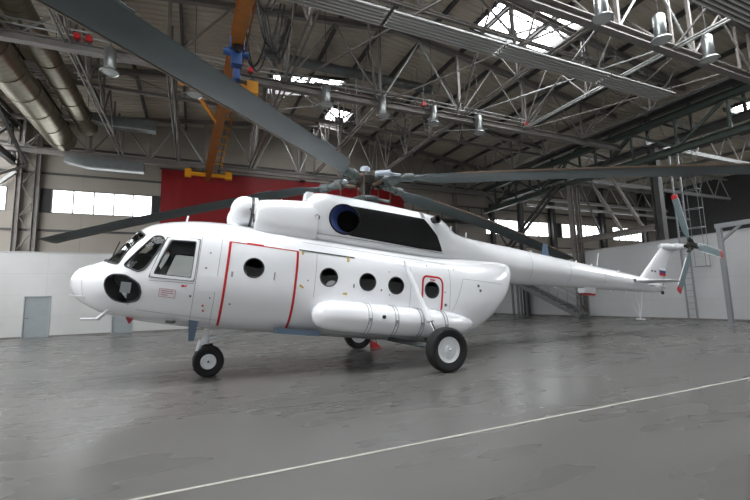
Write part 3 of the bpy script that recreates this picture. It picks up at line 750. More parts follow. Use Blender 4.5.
M['steeld'] = mat('dark_steel', srgb(76, 75, 74), .55, metal=.1, noise=.15, nscale=3)
M['steell'] = mat('pale_and_lit_steel', srgb(172, 173, 172), .4, metal=.35)
M['steelg'] = mat('green_black_steel', srgb(66, 76, 70), .55, noise=.15)
M['galv'] = mat('galvanised_duct', srgb(142, 137, 120), .36, metal=.8, noise=.2, nscale=5, stretch=(.3, 3, .3))
M['galvd'] = mat('grey_round_duct', srgb(120, 124, 125), .45, metal=.5, noise=.1)
M['panelrad'] = mat('radiant_panel', srgb(205, 205, 202), .4, metal=.2)
M['orange'] = mat('crane_orange', srgb(142, 86, 28), .5, noise=.15, nscale=3)
M['craneY'] = mat('crane_yellow', srgb(232, 158, 20), .45)
M['blue'] = mat('hoist_blue', srgb(30, 66, 120), .45)
M['cable'] = mat('black_cable', srgb(20, 20, 20), .5)
M['lampm'] = mat('lamp_metal', srgb(150, 154, 154), .32, metal=.8)
M['lampg'] = mat('lamp_glass', srgb(190, 194, 192), .3)
M['doorg'] = mat('grey_door', srgb(150, 157, 160), .45, noise=.03)
M['doorf'] = mat('grey_door_frame', srgb(166, 170, 172), .45)
M['ladder'] = mat('ladder_steel', srgb(140, 143, 146), .4, metal=.3)
M['stair'] = mat('stair_steel', srgb(122, 124, 126), .5, metal=.2)
M['shutter'] = mat('dark_shutter', srgb(52, 52, 54), .6)
M['daylight'] = mat('window_daylight', (.9, .95, 1, 1), .3, emit=(.93, .97, 1, 1), estr=1)
M['skylight'] = mat('skylight_daylight', (.9, .95, 1, 1), .3, emit=(.95, .98, 1, 1), estr=1)
def deck_mat():
    m = D.materials.new('corrugated_deck'); m.use_nodes = True; nt = m.node_tree; b = nt.nodes['Principled BSDF']
    tc = nt.nodes.new('ShaderNodeTexCoord'); sp = nt.nodes.new('ShaderNodeSeparateXYZ'); nt.links.new(tc.outputs['Object'], sp.inputs[0])
    n = nt.nodes.new('ShaderNodeTexNoise'); n.inputs['Scale'].default_value = .5; n.inputs['Detail'].default_value = 4; nt.links.new(tc.outputs['Object'], n.inputs['Vector'])
    r = nt.nodes.new('ShaderNodeValToRGB'); r.color_ramp.elements[0].color = srgb(176, 166, 150); r.color_ramp.elements[1].color = srgb(200, 192, 178); nt.links.new(n.outputs['Fac'], r.inputs['Fac'])
    nt.links.new(r.outputs['Color'], b.inputs['Base Color']); b.inputs['Roughness'].default_value = .55
    return m
M['deck'] = deck_mat()
def floor_mat():
    m = D.materials.new('grey_epoxy_floor'); m.use_nodes = True; nt = m.node_tree; b = nt.nodes['Principled BSDF']; L = nt.links
    tc = nt.nodes.new('ShaderNodeTexCoord')
    def noise(s, d=6, st=(1, 1, 1), dist=0):
        mp = nt.nodes.new('ShaderNodeMapping'); mp.inputs['Scale'].default_value = st; L.new(tc.outputs['Object'], mp.inputs[0])
        n = nt.nodes.new('ShaderNodeTexNoise'); n.inputs['Scale'].default_value = s; n.inputs['Detail'].default_value = d; n.inputs['Distortion'].default_value = dist; L.new(mp.outputs[0], n.inputs[0]); return n
    n1 = noise(.22, 3, (1, 1.5, 1)); n2 = noise(1.2, 2, (.5, 1.6, 1))
    mxn = nt.nodes.new('ShaderNodeMath'); mxn.operation = 'ADD'; L.new(n1.outputs['Fac'], mxn.inputs[0]); L.new(n2.outputs['Fac'], mxn.inputs[1])
    hf = nt.nodes.new('ShaderNodeMath'); hf.operation = 'MULTIPLY'; hf.inputs[1].default_value = .5; L.new(mxn.outputs[0], hf.inputs[0])
    r = nt.nodes.new('ShaderNodeValToRGB'); r.color_ramp.elements[0].position = .1; r.color_ramp.elements[1].position = .9
    r.color_ramp.elements[0].color = srgb(80, 79, 77); r.color_ramp.elements[1].color = srgb(108, 106, 103); L.new(hf.outputs[0], r.inputs[0]); L.new(r.outputs[0], b.inputs['Base Color'])
    mr = nt.nodes.new('ShaderNodeMapRange'); mr.inputs[1].default_value = 0; mr.inputs[2].default_value = 1; mr.inputs[3].default_value = .16; mr.inputs[4].default_value = .40; L.new(hf.outputs[0], mr.inputs[0]); L.new(mr.outputs[0], b.inputs['Roughness'])
    return m
M['floor'] = floor_mat()
M['line'] = mat('floor_line_paint', srgb(176, 173, 166), .5, noise=.12, nscale=6)

def struct(name, bm, m, parent=None, smooth=False, mats=None):
    o = obj(name, bm, m, parent, smooth=smooth, mats=mats)
    if parent is None: o['kind'] = 'structure'
    return o
X0, X1, XB = -13.0, 22.9, 46.0
YW = 27.75; YF = -9.0; KW = 27.75/27.1
RX, RZ, RS = 8.0, 13.9, .12
def roofz(x): return RZ-RS*abs(x-RX)

b = new(); box(b, (X0-.4, YF-25, -.15), (XB+.4, YW+.4, 0)); struct('floor', b, M['floor'])
b = new(); bar(b, (-14, 3.585, .002), (22, 3.92, .002), .036, .004); tag(obj('floor_marking', b, M['line'], smooth=False), 'long thin white line painted across the grey floor in front of the helicopter', 'floor marking')

# back wall with window openings
WZ0, WZ1 = 1.425+5.255*KW, 1.425+6.6*KW
wins = [(-12.9, -9.2*KW, 4), (-7.24*KW, -2.42*KW, 5), (22.9, 29.5*KW, 6), (31.2*KW, 36.5*KW, 5), (38.2*KW, 42.9*KW, 5)]
b = new(); box(b, (X0, YW, 0), (XB, YW+.3, WZ0)); box(b, (X0, YW, WZ1), (XB, YW+.3, 14.2)); px = X0
for a, c, n in wins: box(b, (px, YW, WZ0), (a, YW+.3, WZ1)); px = c
box(b, (px, YW, WZ0), (XB, YW+.3, WZ1)); wall_back = struct('wall_back', b, M['wall'])
for i, (a, c, n) in enumerate(wins):
    b = new(); fw_ = .05
    box(b, (a, YW-.02, WZ0), (c, YW+.08, WZ0+fw_)); box(b, (a, YW-.02, WZ1-fw_), (c, YW+.08, WZ1))
    for k in range(n+1):
        x = a+(c-a)*k/n; box(b, (x-.03, YW-.02, WZ0), (x+.03, YW+.08, WZ1))
    wn = struct('window_%d' % (i+1), b, M['steel'])
    b = new(); box(b, (a, YW+.10, WZ0), (c, YW+.12, WZ1)); obj('pane', b, M['daylight'], wn, smooth=False)
b = new()
for z in (5.75, 9.0, 10.6): box(b, (X0, YW-.05, z), (XB, YW, z+.12))
struct('trim_1', b, M['steeld'])
for k, (a, c) in enumerate(((-8.1*KW, -7.27*KW), (-2.39*KW, -2.05), (30.3, 31.8))):
    b = new(); box(b, (a, YW-.04, WZ0), (c, YW, WZ1))
    for q in range(8): box(b, (a, YW-.06, WZ0+.05+q*.16), (c, YW-.03, WZ0+.09+q*.16))
    tag(obj('window_shutter', b, M['shutter'], smooth=False), ('dark louvred panel left of the five-pane window above the white partition', 'narrow dark louvred panel between the five-pane window and the red wall panel', 'dark louvred panel between two distant windows of the far bay')[k], 'shutter')
# red covering on the back wall
b = new(); N = 150; x0, x1 = -2.0, 14.9; ys = [YW-.14+.006*math.sin(k*1.1)+.004*math.sin(k*.37) for k in range(N+1)]
R = [[(x0+(x1-x0)*k/N, ys[k], z) for k in range(N+1)] for z in (4.7, 9.9)]
loft(b, R, False); R2 = [[(p[0], p[1]+.03, p[2]) for p in r] for r in R]; loft(b, R2, False)
bmesh.ops.recalc_face_normals(b, faces=b.faces)
tag(obj('backdrop', b, M['darkred']), 'wide flat dark red panel covering the back wall behind the rotor', 'backdrop')
b = new(); tube(b, [(-2.1, YW-.1, 9.93), (15.0, YW-.1, 9.93)], .05, 8); tag(obj('hanging_rail', b, M['steeld']), 'dark steel rail along the top edge of the red wall panel', 'rail')

# white partitions
PH = 4.47
b = new(); d1, d2 = (-8.13, -6.98), (-4.17, -3.14)
px = X0
for a, c in (d1, d2): box(b, (px, 27.1, 0), (a, 27.22, PH)); box(b, (a, 27.1, 2.17), (c, 27.22, PH)); px = c
box(b, (px, 27.1, 0), (X1, 27.22, PH)); struct('wall_back_lower', b, M['part'])
b = new(); box(b, (X0, 27.06, PH), (X1, 27.26, PH+.06)); box(b, (X1-.04, 2.0, 4.14), (X1+.14, 27.2, 4.19)); struct('trim_2', b, M['steell'])
b = new(); box(b, (X0, 27.07, 0), (d1[0], 27.1, .08)); box(b, (d1[1], 27.07, 0), (d2[0], 27.1, .08)); box(b, (d2[1], 27.07, 0), (X1, 27.1, .08)); struct('baseboard_back', b, M['steel'])
b = new(); box(b, (X1, 2.0, 0), (X1+.12, 27.1, 4.15)); struct('wall_right_lower', b, M['partR'])
b = new(); box(b, (X1-.02, 2.0, 0), (X1, 27.1, .08)); struct('baseboard_right', b, M['steel'])
for i, (a, c) in enumerate((d1, d2)):
    b = new(); box(b, (a, 27.07, 0), (a+.05, 27.2, 2.17)); box(b, (c-.05, 27.07, 0), (c, 27.2, 2.17)); box(b, (a, 27.07, 2.12), (c, 27.2, 2.17)); dr = struct('door_%d' % (i+1), b, M['doorf'])
    b = new(); box(b, (a+.05, 27.12, .01), (c-.05, 27.16, 2.12)); lf = obj('door_leaf', b, M['doorg'], dr, smooth=False)
    b = new(); box(b, (a+.12, 27.06, 1.0), (a+.15, 27.12, 1.03)); box(b, (a+.12, 27.05, 1.0), (a+.25, 27.07, 1.03)); obj('door_handle', b, M['steeld'], lf, smooth=False)
b = new(); box(b, (X0-.3, YF, 0), (X0, YW+.3, 4.6)); box(b, (X0-.3, YF, 8.4), (X0, YW+.3, 14)); box(b, (X0-.3, YF, 4.6), (X0, -2, 8.4)); box(b, (X0-.3, 25, 4.6), (X0, YW+.3, 8.4)); struct('wall_left', b, M['wall'])
b = new(); box(b, (X0-.1, -2, 4.6), (X0, 25, 4.7)); box(b, (X0-.1, -2, 8.3), (X0, 25, 8.4))
for k in range(19): box(b, (X0-.1, -2+1.5*k-.03, 4.6), (X0, -2+1.5*k+.03, 8.4))
wl = struct('window_20', b, M['steel']); b = new(); box(b, (X0-.16, -2, 4.6), (X0-.14, 25, 8.4)); obj('pane', b, M['daylight'], wl, smooth=False)  # out-of-view glowing strip, added to brighten the partitions
b = new(); box(b, (XB, YF, 0), (XB+.3, YW+.3, 14)); struct('wall_right', b, M['darkwall'])
# front wall: the hangar doorway stands open behind the photographer
b = new(); DX0, DX1, DZ = -12.5, 30, 5.0
box(b, (X0, YF-.3, 0), (DX0, YF, DZ)); box(b, (DX1, YF-.3, 0), (XB, YF, DZ)); box(b, (X0, YF-.3, DZ), (XB, YF, 14.2)); struct('wall_front', b, M['darkwall'])

# corrugated roof deck with skylight openings, built in strips along y
SKY = [(11.15, 15.3, 10.9, 13.6), (3.4, 7.5, 20.2, 22.3), (7.75, 9.3, 23.6, 25.9), (28.5, 31.0, 11.2, 12.5), (-9, -2, 2.5, 8), (0.5, 6.5, 3, 8), (9.5, 19.0, 3, 7.5), (31, 44, -1, 9), (-12.6, -9.7, 6.0, 26.5)]  # first four are seen; the others are added out of view to brighten the hall
b = new(); pitch = .30
def deck_strip(y, w, xa, xb, zf):
    prof = [(0, 0), (.3, 0), (.4, .05), (.9, .05), (1.0, 0)]
    for (p, h), (q, g) in zip(prof, prof[1:]):
        vs = [b.verts.new((x, y+w*t, zf(x)+hh)) for x, t, hh in ((xa, p, h), (xb, p, h), (xb, q, g), (xa, q, g))]; b.faces.new(vs)
y = YF-.3
while y < YW+.3:
    segs = [(X0-.3, RX), (RX, X1)]
    for s in SKY:
        if s[2]-.05 <= y < s[3]:
            o = []
            for a, c in segs:
                if s[0] >= c or s[1] <= a: o.append((a, c)); continue
                if s[0] > a: o.append((a, s[0]))
                if s[1] < c: o.append((s[1], c))
            segs = o
    for a, c in segs: deck_strip(y, pitch, a, c, roofz)
    seg2 = [(X1, XB+.3)]
    for s in SKY:
        if s[0] > X1 and s[2]-.05 <= y < s[3]: seg2 = [(X1, s[0]), (s[1], XB+.3)]
    for a, c in seg2: deck_strip(y, pitch, a, c, lambda x: 12.11)
    y += pitch
# outer skin above the deck keeps the sky out
ceil = struct('ceiling', b, M['deck'])
b = new()
def slabpoly(pts, y0, y1):
    R = [[(x, yy, z) for x, z in pts] for yy in (y0, y1)]; loft(b, R, True, True, True)
for (x, wy) in ((0, 0),):
    cuts = sorted(set([X0-.3, RX, X1, XB+.3]+[s[0] for s in SKY]+[s[1] for s in SKY]))
    ycut = sorted(set([YF-.3, YW+.3]+[s[2] for s in SKY]+[s[3] for s in SKY]))
    for a, c in zip(cuts, cuts[1:]):
        for p, q in zip(ycut, ycut[1:]):
            mx_, my_ = (a+c)/2, (p+q)/2
            if any(s[0] < mx_ < s[1] and s[2] < my_ < s[3] for s in SKY): continue
            z = (lambda x: roofz(x)+.07) if c <= X1+.01 else (lambda x: 12.18)
            vs = [b.verts.new(t) for t in ((a, p, z(a)), (c, p, z(c)), (c, q, z(c)), (a, q, z(a)))]; b.faces.new(vs)
obj('roof_board', b, M['steeld'], ceil, smooth=False)
# purlins along y
for x in [-11+2.06*k for k in range(17)]:
    b = new(); z = roofz(x)-.12; ibeam(b, (x, YF, z), (x, YW, z), .12, .2, .02, .02); obj('purlin', b, M['steeld'], ceil, smooth=False)
for x in (26, 30, 34, 38, 42):
    b = new(); ibeam(b, (x, YF, 11.98), (x, YW, 11.98), .14, .22, .02, .02); obj('purlin', b, M['steel'], ceil, smooth=False)
for i, s in enumerate(SKY):
    zf = roofz if s[0] < X1 else (lambda x: 12.11)
    b = new()
    for a in (s[0], s[1]): bar(b, (a, s[2], zf(a)), (a, s[3], zf(a)), .10, .30)
    for yy in (s[2], s[3]): bar(b, (s[0], yy, zf(s[0])), (s[1], yy, zf(s[1])), .10, .30)
    k = s[0]+1.0
    while k < s[1]-.3 and s[2] > 5: bar(b, (k, s[2], zf(k)+.1), (k, s[3], zf(k)+.1), .05, .05); k += 1.0
    bar(b, (s[0], (s[2]+s[3])/2, zf(s[0])+.1), (s[1], (s[2]+s[3])/2, zf(s[1])+.1), .05, .05)
    wn = struct('window_%d' % (i+6), b, M['steeld'])
    b = new(); cuts = [s[0], s[1]] if not (s[0] < RX < s[1]) else [s[0], RX, s[1]]
    for a, c in zip(cuts, cuts[1:]):
        loft(b, [[(a, s[2], zf(a)+.15), (a, s[3], zf(a)+.15), (a, s[3], zf(a)+.17), (a, s[2], zf(a)+.17)], [(c, s[2], zf(c)+.15), (c, s[3], zf(c)+.15), (c, s[3], zf(c)+.17), (c, s[2], zf(c)+.17)]], True, True, True)
    obj('pane', b, M['skylight'], wn, smooth=False)

# ------------------------------------------------------------------ roof trusses
def part(name, m, parent, fn, smooth=False):
    b = new(); fn(b); return obj(name, b, m, parent, smooth=smooth)
def roof_truss(y, label, xs, zb=9.85, mchord='steel', mweb='steel', cw=.26, ch=.30, depthy=0.0, webr=.045, light=()):
    t = thing('roof_truss', label, 'truss', (0, y, 0), 'roof trusses of the hangar')
    xa, xb = X0+.1, X1-.3
    part('bottom_chord', M[mchord], t, lambda b: ibeam(b, (xa, 0, zb), (xb, 0, zb), cw, ch, .04, .05))
    part('top_chord', M[mchord], t, lambda b: (ibeam(b, (xa, 0, roofz(xa)-.38), (RX, 0, roofz(RX)-.38), .2, .24, .03, .03), ibeam(b, (RX, 0, roofz(RX)-.38), (xb, 0, roofz(xb)-.38), .2, .24, .03, .03)))
    if y == 15.1:
        for dz in (.30, .48): part('stay_tube', M['steell'], t, lambda b: tube(b, [(xa, -.2, zb+dz), (15.5, -.2, zb+dz)], .03, 8))
    for i, x in enumerate(xs):
        part('upright', M[mweb], t, lambda b: bar(b, (x, 0, zb+.14), (x, 0, roofz(x)-.5), .11, .11))
    for i, (p, q) in enumerate(zip(xs, xs[1:])):
        m = (p+q)/2; mm = M['steell'] if i in light else M[mweb]  # paler steel on some diagonals: skylight brightness put into the colour
        part('diagonal', mm, t, lambda b: tube(b, [(p, 0, zb+.14), (m, 0, roofz(m)-.5)], webr, 8))
        part('diagonal', mm, t, lambda b: tube(b, [(m, 0, roofz(m)-.5), (q, 0, zb+.14)], webr, 8))
        part('gusset', M[mweb], t, lambda b: box(b, (p-.22, -.02, zb+.1), (p+.22, .02, zb+.38)))
    return t
G1 = [-9.25+4.12*k for k in range(8)]
roof_truss(15.1, 'grey steel roof truss directly above the rotor hub, carrying a row of lamps', G1, light=(1, 4))
roof_truss(7.9, 'grey roof truss nearest the viewer at the upper right, in front of the silver panels', [8.3-4.12*k for k in range(5, 0, -1)]+[8.3, 12.42, 16.5, 20.6], light=(6,))
roof_truss(26.0, 'grey steel roof truss along the back wall above the red wall panel', [-11.2+2.9*k for k in range(12)], zb=9.78, light=(3, 5, 6, 7), cw=.2)
roof_truss(20.6, 'slender roof truss between the hub truss and the back wall truss', [-9.25+4.12*k for k in range(8)], zb=11.3, mchord='steel', cw=.14, ch=.16, light=(2, 3, 5, 6))
roof_truss(11.4, 'slender roof truss just in front of the truss above the rotor hub', [-9.25+4.12*k for k in range(8)], zb=11.6, mchord='steel', cw=.12, ch=.14, light=(5, 6))

def tie_truss(x, y0, y1, label, m='steell', zb=9.95):
    t = thing('tie_truss', label, 'truss', (x, 0, 0), 'tie trusses running from truss to truss')
    ys = [y for y in (0.7, 7.9, 11.4, 15.1, 17.9, 20.6, 23.3, 26.0) if y0 <= y <= y1]
    for s in (-.09, .09):
        part('tie_tube', M[m], t, lambda b: tube(b, [(s, y0, zb), (s, y1, zb)], .04, 8))
    zt = roofz(x)-.6
    for a, c in zip(ys, ys[1:]):
        mid = (a+c)/2
        part('diagonal', M['steel'], t, lambda b: tube(b, [(0, a, zb), (0, mid, zt)], .04, 8))
        part('diagonal', M['steel'], t, lambda b: tube(b, [(0, mid, zt), (0, c, zb)], .04, 8))
    for yy in ys: part('upright', M['steel'], t, lambda b: bar(b, (0, yy, zb), (0, yy, zt), .08, .08))
    return t
tie_truss(15.3, 0.7, 15.1, 'pair of pale tie tubes with diagonals between the front trusses at the upper right')
tie_truss(7.25, 15.1, 26.0, 'tie truss with diagonals running back from above the rotor mast to the back wall', 'steel')
tie_truss(11.4, 7.9, 26.0, 'tie truss with diagonals running back right of the rotor mast', 'steel')
tie_truss(3.1, 7.9, 26.0, 'tie truss running back just right of the orange crane bridge', 'steel')
tie_truss(-3.9, 7.9, 26.0, 'tie truss running back beside the round silver ducts on the left', 'steel')
tie_truss(19.6, 7.9, 26.0, 'tie truss with diagonals near the dark girder on the right', 'steeld')
tie_truss(-1.0, 15.1, 26.0, 'tie truss with diagonals left of the orange crane bridge', 'steeld')
# horizontal roof bracing, crossed rods between trusses
def wind_brace(xa, xb, ya, yb, za, zb2, label, m='steel'):
    t = thing('wind_brace', label, 'brace', (xa, ya, za), 'crossed roof bracing')
    w_, l_, h_ = xb-xa, yb-ya, zb2-za
    part('rod', M[m], t, lambda b: tube(b, [(0, 0, 0), (w_, l_, h_)], .035, 8)); part('rod', M[m], t, lambda b: tube(b, [(0, l_, h_+.09), (w_, 0, .09)], .035, 8))
for i, x in enumerate(G1[:-1]):
    if i > 1: wind_brace(x+.3, x+3.82, 15.2, 20.5, 9.95, 11.3, 'crossed bracing rods behind the hub truss, bay %s counted from the left wall' % ('one', 'two', 'three', 'four', 'five', 'six', 'seven')[i], 'steell' if i in (3, 5) else 'steel')
    if i > 2: wind_brace(x+.3, x+3.82, 8.0, 15.0, 9.95, 9.95, 'crossed bracing rods between the two front trusses, bay %s counted from the left wall' % ('one', 'two', 'three', 'four', 'five', 'six', 'seven')[i], 'steell' if i == 5 else 'steel')

# radiant heating panels
def radiant(x0, x1, y0, y1, z, label):
    t = thing('radiant_panel', label, 'heating panel', (x0, y0, z), 'suspended radiant heating panels')
    n = 6; w_ = (y1-y0)/n
    def fn(b):
        for k in range(n):
            R = []
            for x in (0, x1-x0):
                R.append([(x, w_*k+w_*.20, .0), (x, w_*k+w_*.60, .0), (x, w_*k+w_*.65, .06), (x, w_*k+w_*.15, .06)])
            loft(b, R, True, True, True)
    part('slatted_face', M['panelrad'], t, fn); part('backing', M['shutter'], t, lambda b: box(b, (0, 0, .062), (x1-x0, y1-y0, .075)))
    for x in (.3, (x1-x0)-.3):
        for yy in (.05, (y1-y0)-.05): part('hanger', M['steeld'], t, lambda b: tube(b, [(x, yy, .04), (x, yy, roofz(x0+x)-z-.1)], .008, 5))
    part('end_bracket', M['steeld'], t, lambda b: (bar(b, (.1, 0, .07), (.1, y1-y0, .07), .05, .04), bar(b, (x1-x0-.1, 0, .07), (x1-x0-.1, y1-y0, .07), .05, .04)))
RN = ('leftmost', 'second', 'third', 'fourth')
for i, (a, c) in enumerate(((1.6, 4.95), (5.1, 9.25), (9.35, 14.3), (14.4, 18.3))):
    radiant(a, c, 9.55, 10.35, 9.68, 'long silver slatted heating panel hanging above the rotor, %s section of its row' % RN[i] if i < 3 else 'short silver slatted heating panel at the right end of the row above the rotor')
radiant(12.4, 17.6, 5.25, 6.1, 9.68, 'silver slatted heating panel cut by the upper right corner of the picture, nearest the viewer')

# high-bay lamps
def make_lamp(label):
    t = thing('high_bay_lamp', label, 'lamp', (0, 0, 0))
    b = new(); lathe(b, (0, 0, .05), (0, 0, 1), [(0, .16), (.02, .17), (.74, .17), (.80, .13), (.84, .05), (.84, 0)], 20); obj('housing', b, M['lampm'], t)
    b = new(); lathe(b, (0, 0, 0), (0, 0, 1), [(0, .27), (-.012, .275), (.0, .285), (.04, .27), (.10, .18), (.09, .165), (.03, .25), (0, .27)], 28); obj('reflector', b, M['lampm'], t)
    b = new(); lathe(b, (0, 0, .02), (0, 0, -1), [(0, .25), (.01, .2), (.015, 0)], 20); obj('lamp_glass', b, M['lampg'], t)
    return t
L0 = make_lamp('x'); first = True
LP = [(-2.68, 14.82, 9.05, 'silver hanging lamp at the upper left above the white nose, under the left overhead blade'),
      (-.15, 15.45, 9.05, 'silver hanging lamp just left of the orange crane bridge'),
      (4.65, 14.75, 9.2, 'first silver hanging lamp right of the yellow crane carriage, in front of a skylight'),
      (7.15, 14.8, 9.15, 'silver hanging lamp almost directly above the rotor hub'),
      (9.68, 14.8, 9.2, 'silver hanging lamp beside the red box on the truss, right of the hub'),
      (12.22, 14.82, 9.15, 'rightmost silver hanging lamp of the row along the hub truss'),
      (10.34, 7.0, 9.1, 'silver lamp at the top edge of the picture, left of the three large near lamps'),
      (12.97, 7.0, 9.1, 'middle one of the three large near lamps at the upper right, fully in view'),
      (15.62, 7.05, 9.1, 'rightmost of the three large near lamps, partly behind the near truss chord')]
LL = [L0]+[copy_tree(L0) for _ in LP[1:]]
for i, (x, y, z, lb) in enumerate(LP):
    t = LL[i]
    b = new(); tube(b, [(0, 0, .82), (0, 0, roofz(x)-z-.02)], .014, 6); obj('suspension_rod', b, M['steeld'], t)
    t.location = (x, y, z); t['label'] = lb; t['category'] = 'lamp'; t['group'] = 'silver high bay lamps under the roof'
# small red boxes on the chords
RB = [(-3.62, 15.1, 'left one of the two small red boxes on the truss at the upper left'), (-3.30, 15.1, 'right one of the two small red boxes on the truss at the upper left'), (1.75, 15.1, 'small red box on the truss beside the yellow crane carriage'), (9.25, 15.1, 'small red box on the truss between two hanging lamps right of the hub'), (15.25, 15.1, 'small red box on the truss where the pale tie tubes meet it')]
for i, (x, y, lb) in enumerate(RB):
    t = thing('red_box', lb, 'alarm box', (x, y-.2, 10.05), 'small red boxes on the hub truss')
    b = new(); box(b, (-.09, -.07, -.02), (.09, .07, .16)); bmesh.ops.bevel(b, geom=list(b.edges), offset=.02, segments=1); obj('casing', b, M['red'], t)
    b = new(); tube(b, [(0, 0, .14), (.02, 0, .9)], .012, 6); obj('conduit', b, M['steell'], t)
    b = new(); box(b, (-.04, .0, -.08), (.04, .2, -.02)); obj('bracket', b, M['steeld'], t)

# ------------------------------------------------------------------ air ducts on the left
def duct(x, z, r, y0, y1, label):
    t = thing('air_duct', label, 'air duct', (x, y0, z), 'round silver air ducts')
    part('duct_tube', M['galv'], t, lambda b: tube(b, [(0, 0, 0), (0, y1-y0, 0)], r, 40), True)
    yy = .8
    while yy < y1-y0:
        part('duct_joint', M['galv'], t, lambda b: lathe(b, (0, yy, 0), (0, 1, 0), [(0, r), (0, r+.025), (.05, r+.025), (.05, r)], 36), True); yy += 1.6
    for yy in (3, 8, 13): 
        if yy < y1-y0: part('duct_hanger', M['steeld'], t, lambda b: tube(b, [(-r-.03, yy, 0), (-r-.03, yy, 1.1), (r+.03, yy, 1.1), (r+.03, yy, 0)], .012, 6))
    return t
d1_ = duct(-6.4, 10.15, .60, 9.0, 25.0, 'large round silver air duct running along the left side, outer one of two')
d2_ = duct(-5.2, 10.75, .42, 9.0, 24.4, 'smaller round silver air duct beside and right of the large one')
def outlet(x0, x1, y, z, label):
    t = thing('air_outlet', label, 'air outlet', (x0, y, z), 'long air outlets of the ducts')
    part('outlet_box', M['galvd'], t, lambda b: loft(b, [[(0, -.25, .5), (0, .25, .5), (0, .25, .1), (0, -.25, .1)], [(1.0, -.25, .42), (1.0, .25, .42), (1.0, .25, -.1), (1.0, -.25, -.1)], [(x1-x0, -.25, .42), (x1-x0, .25, .42), (x1-x0, .25, -.1), (x1-x0, -.25, -.1)]], True, True, True))
    part('outlet_lip', M['steell'], t, lambda b: (bar(b, (0, -.28, .08), (1.0, -.28, -.12), .05, .07), bar(b, (1.0, -.28, -.12), (x1-x0, -.28, -.12), .05, .07)))
outlet(-6.3, -2.7, 25.3, 8.95, 'long grey air outlet below the back wall truss above the five-pane window')
outlet(-4.9, -2.0, 23.2, 10.55, 'upper grey air outlet above and behind the lower one, left of the crane bridge')
t = duct(0, 0, .24, 0, 9.0, 'grey round duct running across under the roof above the rotor hub'); t.rotation_euler = (0, 0, -PI/2); t.location = (2.6, 17.9, 12.78)
for c in t.children:
    if c.name.startswith('duct_'): c.data.materials[0] = M['galvd']

# ------------------------------------------------------------------ overhead crane
cr = thing('overhead_crane', 'orange overhead crane bridge with cable brackets and yellow end carriages', 'crane', (.85, 5.0, 9.3))
part('bridge_beam', M['orange'], cr, lambda b: ibeam(b, (.36, 0, .1), (-.24, 21.7, .1), .32, .62, .03, .04))
for yy, nm in ((2.9, 'a'), (9.75, 'b'), (21.0, 'c')):
    e = part('end_carriage', M['craneY'], cr, lambda b: (bar(b, (-1.35, yy, -.02), (1.05, yy, -.02), .20, .20), box(b, (-1.5, yy-.16, -.22), (-1.15, yy+.16, .25)), box(b, (.75, yy-.16, -.2), (1.15, yy+.16, .25))))
    for x in (-1.15, -.5, .4, .95):
        b = new(); lathe(b, (x, yy-.12, .28), (0, 1, 0), [(0, 0), (0, .09), (.24, .09), (.24, 0)], 12); obj('carriage_wheel', b, M['steeld'], e)
for k in range(9):
    yy = 11.2+k*1.05
    part('cable_bracket', M['craneY'], cr, lambda b: (bar(b, (.1, yy, .30), (.52, yy, .30), .05, .05), bar(b, (.50, yy, .30), (.50, yy, .05), .05, .05)))
part('cable_tray_rail', M['orange'], cr, lambda b: bar(b, (.55, 3, .32), (.35, 21, .32), .04, .04))
part('diagonal_stay', M['craneY'], cr, lambda b: (bar(b, (-1.25, 9.75, -.05), (-.05, 13.2, -.05), .11, .11), bar(b, (1.0, 9.75, -.05), (.0, 12.4, -.05), .07, .07)))
ho = thing('chain_hoist', 'blue electric hoist hanging from the orange crane bridge', 'hoist', (1.02, 12.1, 8.85))
def hz(b):
    lathe(b, (-.38, 0, .10), (1, 0, 0), [(0, 0), (0, .10), (.2, .12), (.21, .16), (.55, .16), (.56, .12), (.72, .11), (.72, 0)], 20); box(b, (-.16, -.16, -.32), (.14, .16, .12)); bmesh.ops.bevel(b, geom=[e for e in b.edges if e.calc_length() > .3], offset=.02, segments=1)
part('motor_body', M['blue'], ho, hz, True)
for tx in (-.19, .19): part('trolley_plate', M['blue'], ho, lambda b: box(b, (tx-.02, -.25, .1), (tx+.02, .25, .5)))
part('rope_drum', M['cable'], ho, lambda b: lathe(b, (0, -.22, .12), (0, -1, 0), [(0, 0), (0, .12), (.06, .12), (.06, 0)], 18), True)
part('hook_block', M['blue'], ho, lambda b: (box(b, (-.1, -.1, -.75), (.1, .1, -.45)), tube(b, [(0, 0, -.75), (0, 0, -.85), (.06, 0, -.93), (.0, 0, -1.0), (-.07, 0, -.94)], .025, 8)), True)
part('chain', M['cable'], ho, lambda b: (tube(b, [(-.06, 0, -.3), (-.06, 0, -.5)], .012, 6), tube(b, [(.06, 0, -.3), (.06, 0, -.5)], .012, 6)))
# festoon cables
for k, (x, y, dz, lb) in enumerate(((1.55, 11.0, 1.0, 'black cable loop nearest the crane hoist'), (1.9, 11.9, 1.5, 'black cable loop in the middle of the bundle beside the hoist'), (2.3, 12.8, 1.2, 'black cable loop farthest from the hoist'), (1.7, 13.6, 1.4, 'black cable loop just in front of the truss'))):
    b = new(); P = []
    for i in range(13):
        s = i/12; P.append((x+.9*(s-.5), y+.5*(s-.5), 10.9-dz*(4*s*(1-s))+.1*math.sin(7*s+k)))
    tube(b, P, .034, 6); tube(b, [(p[0]+.12, p[1], p[2]-.15*(4*(i/12)*(1-i/12))) for i, p in enumerate(P)], .026, 6)
    tag(obj('festoon_cable', b, M['cable']), lb, 'cable', 'black festoon cables by the crane')

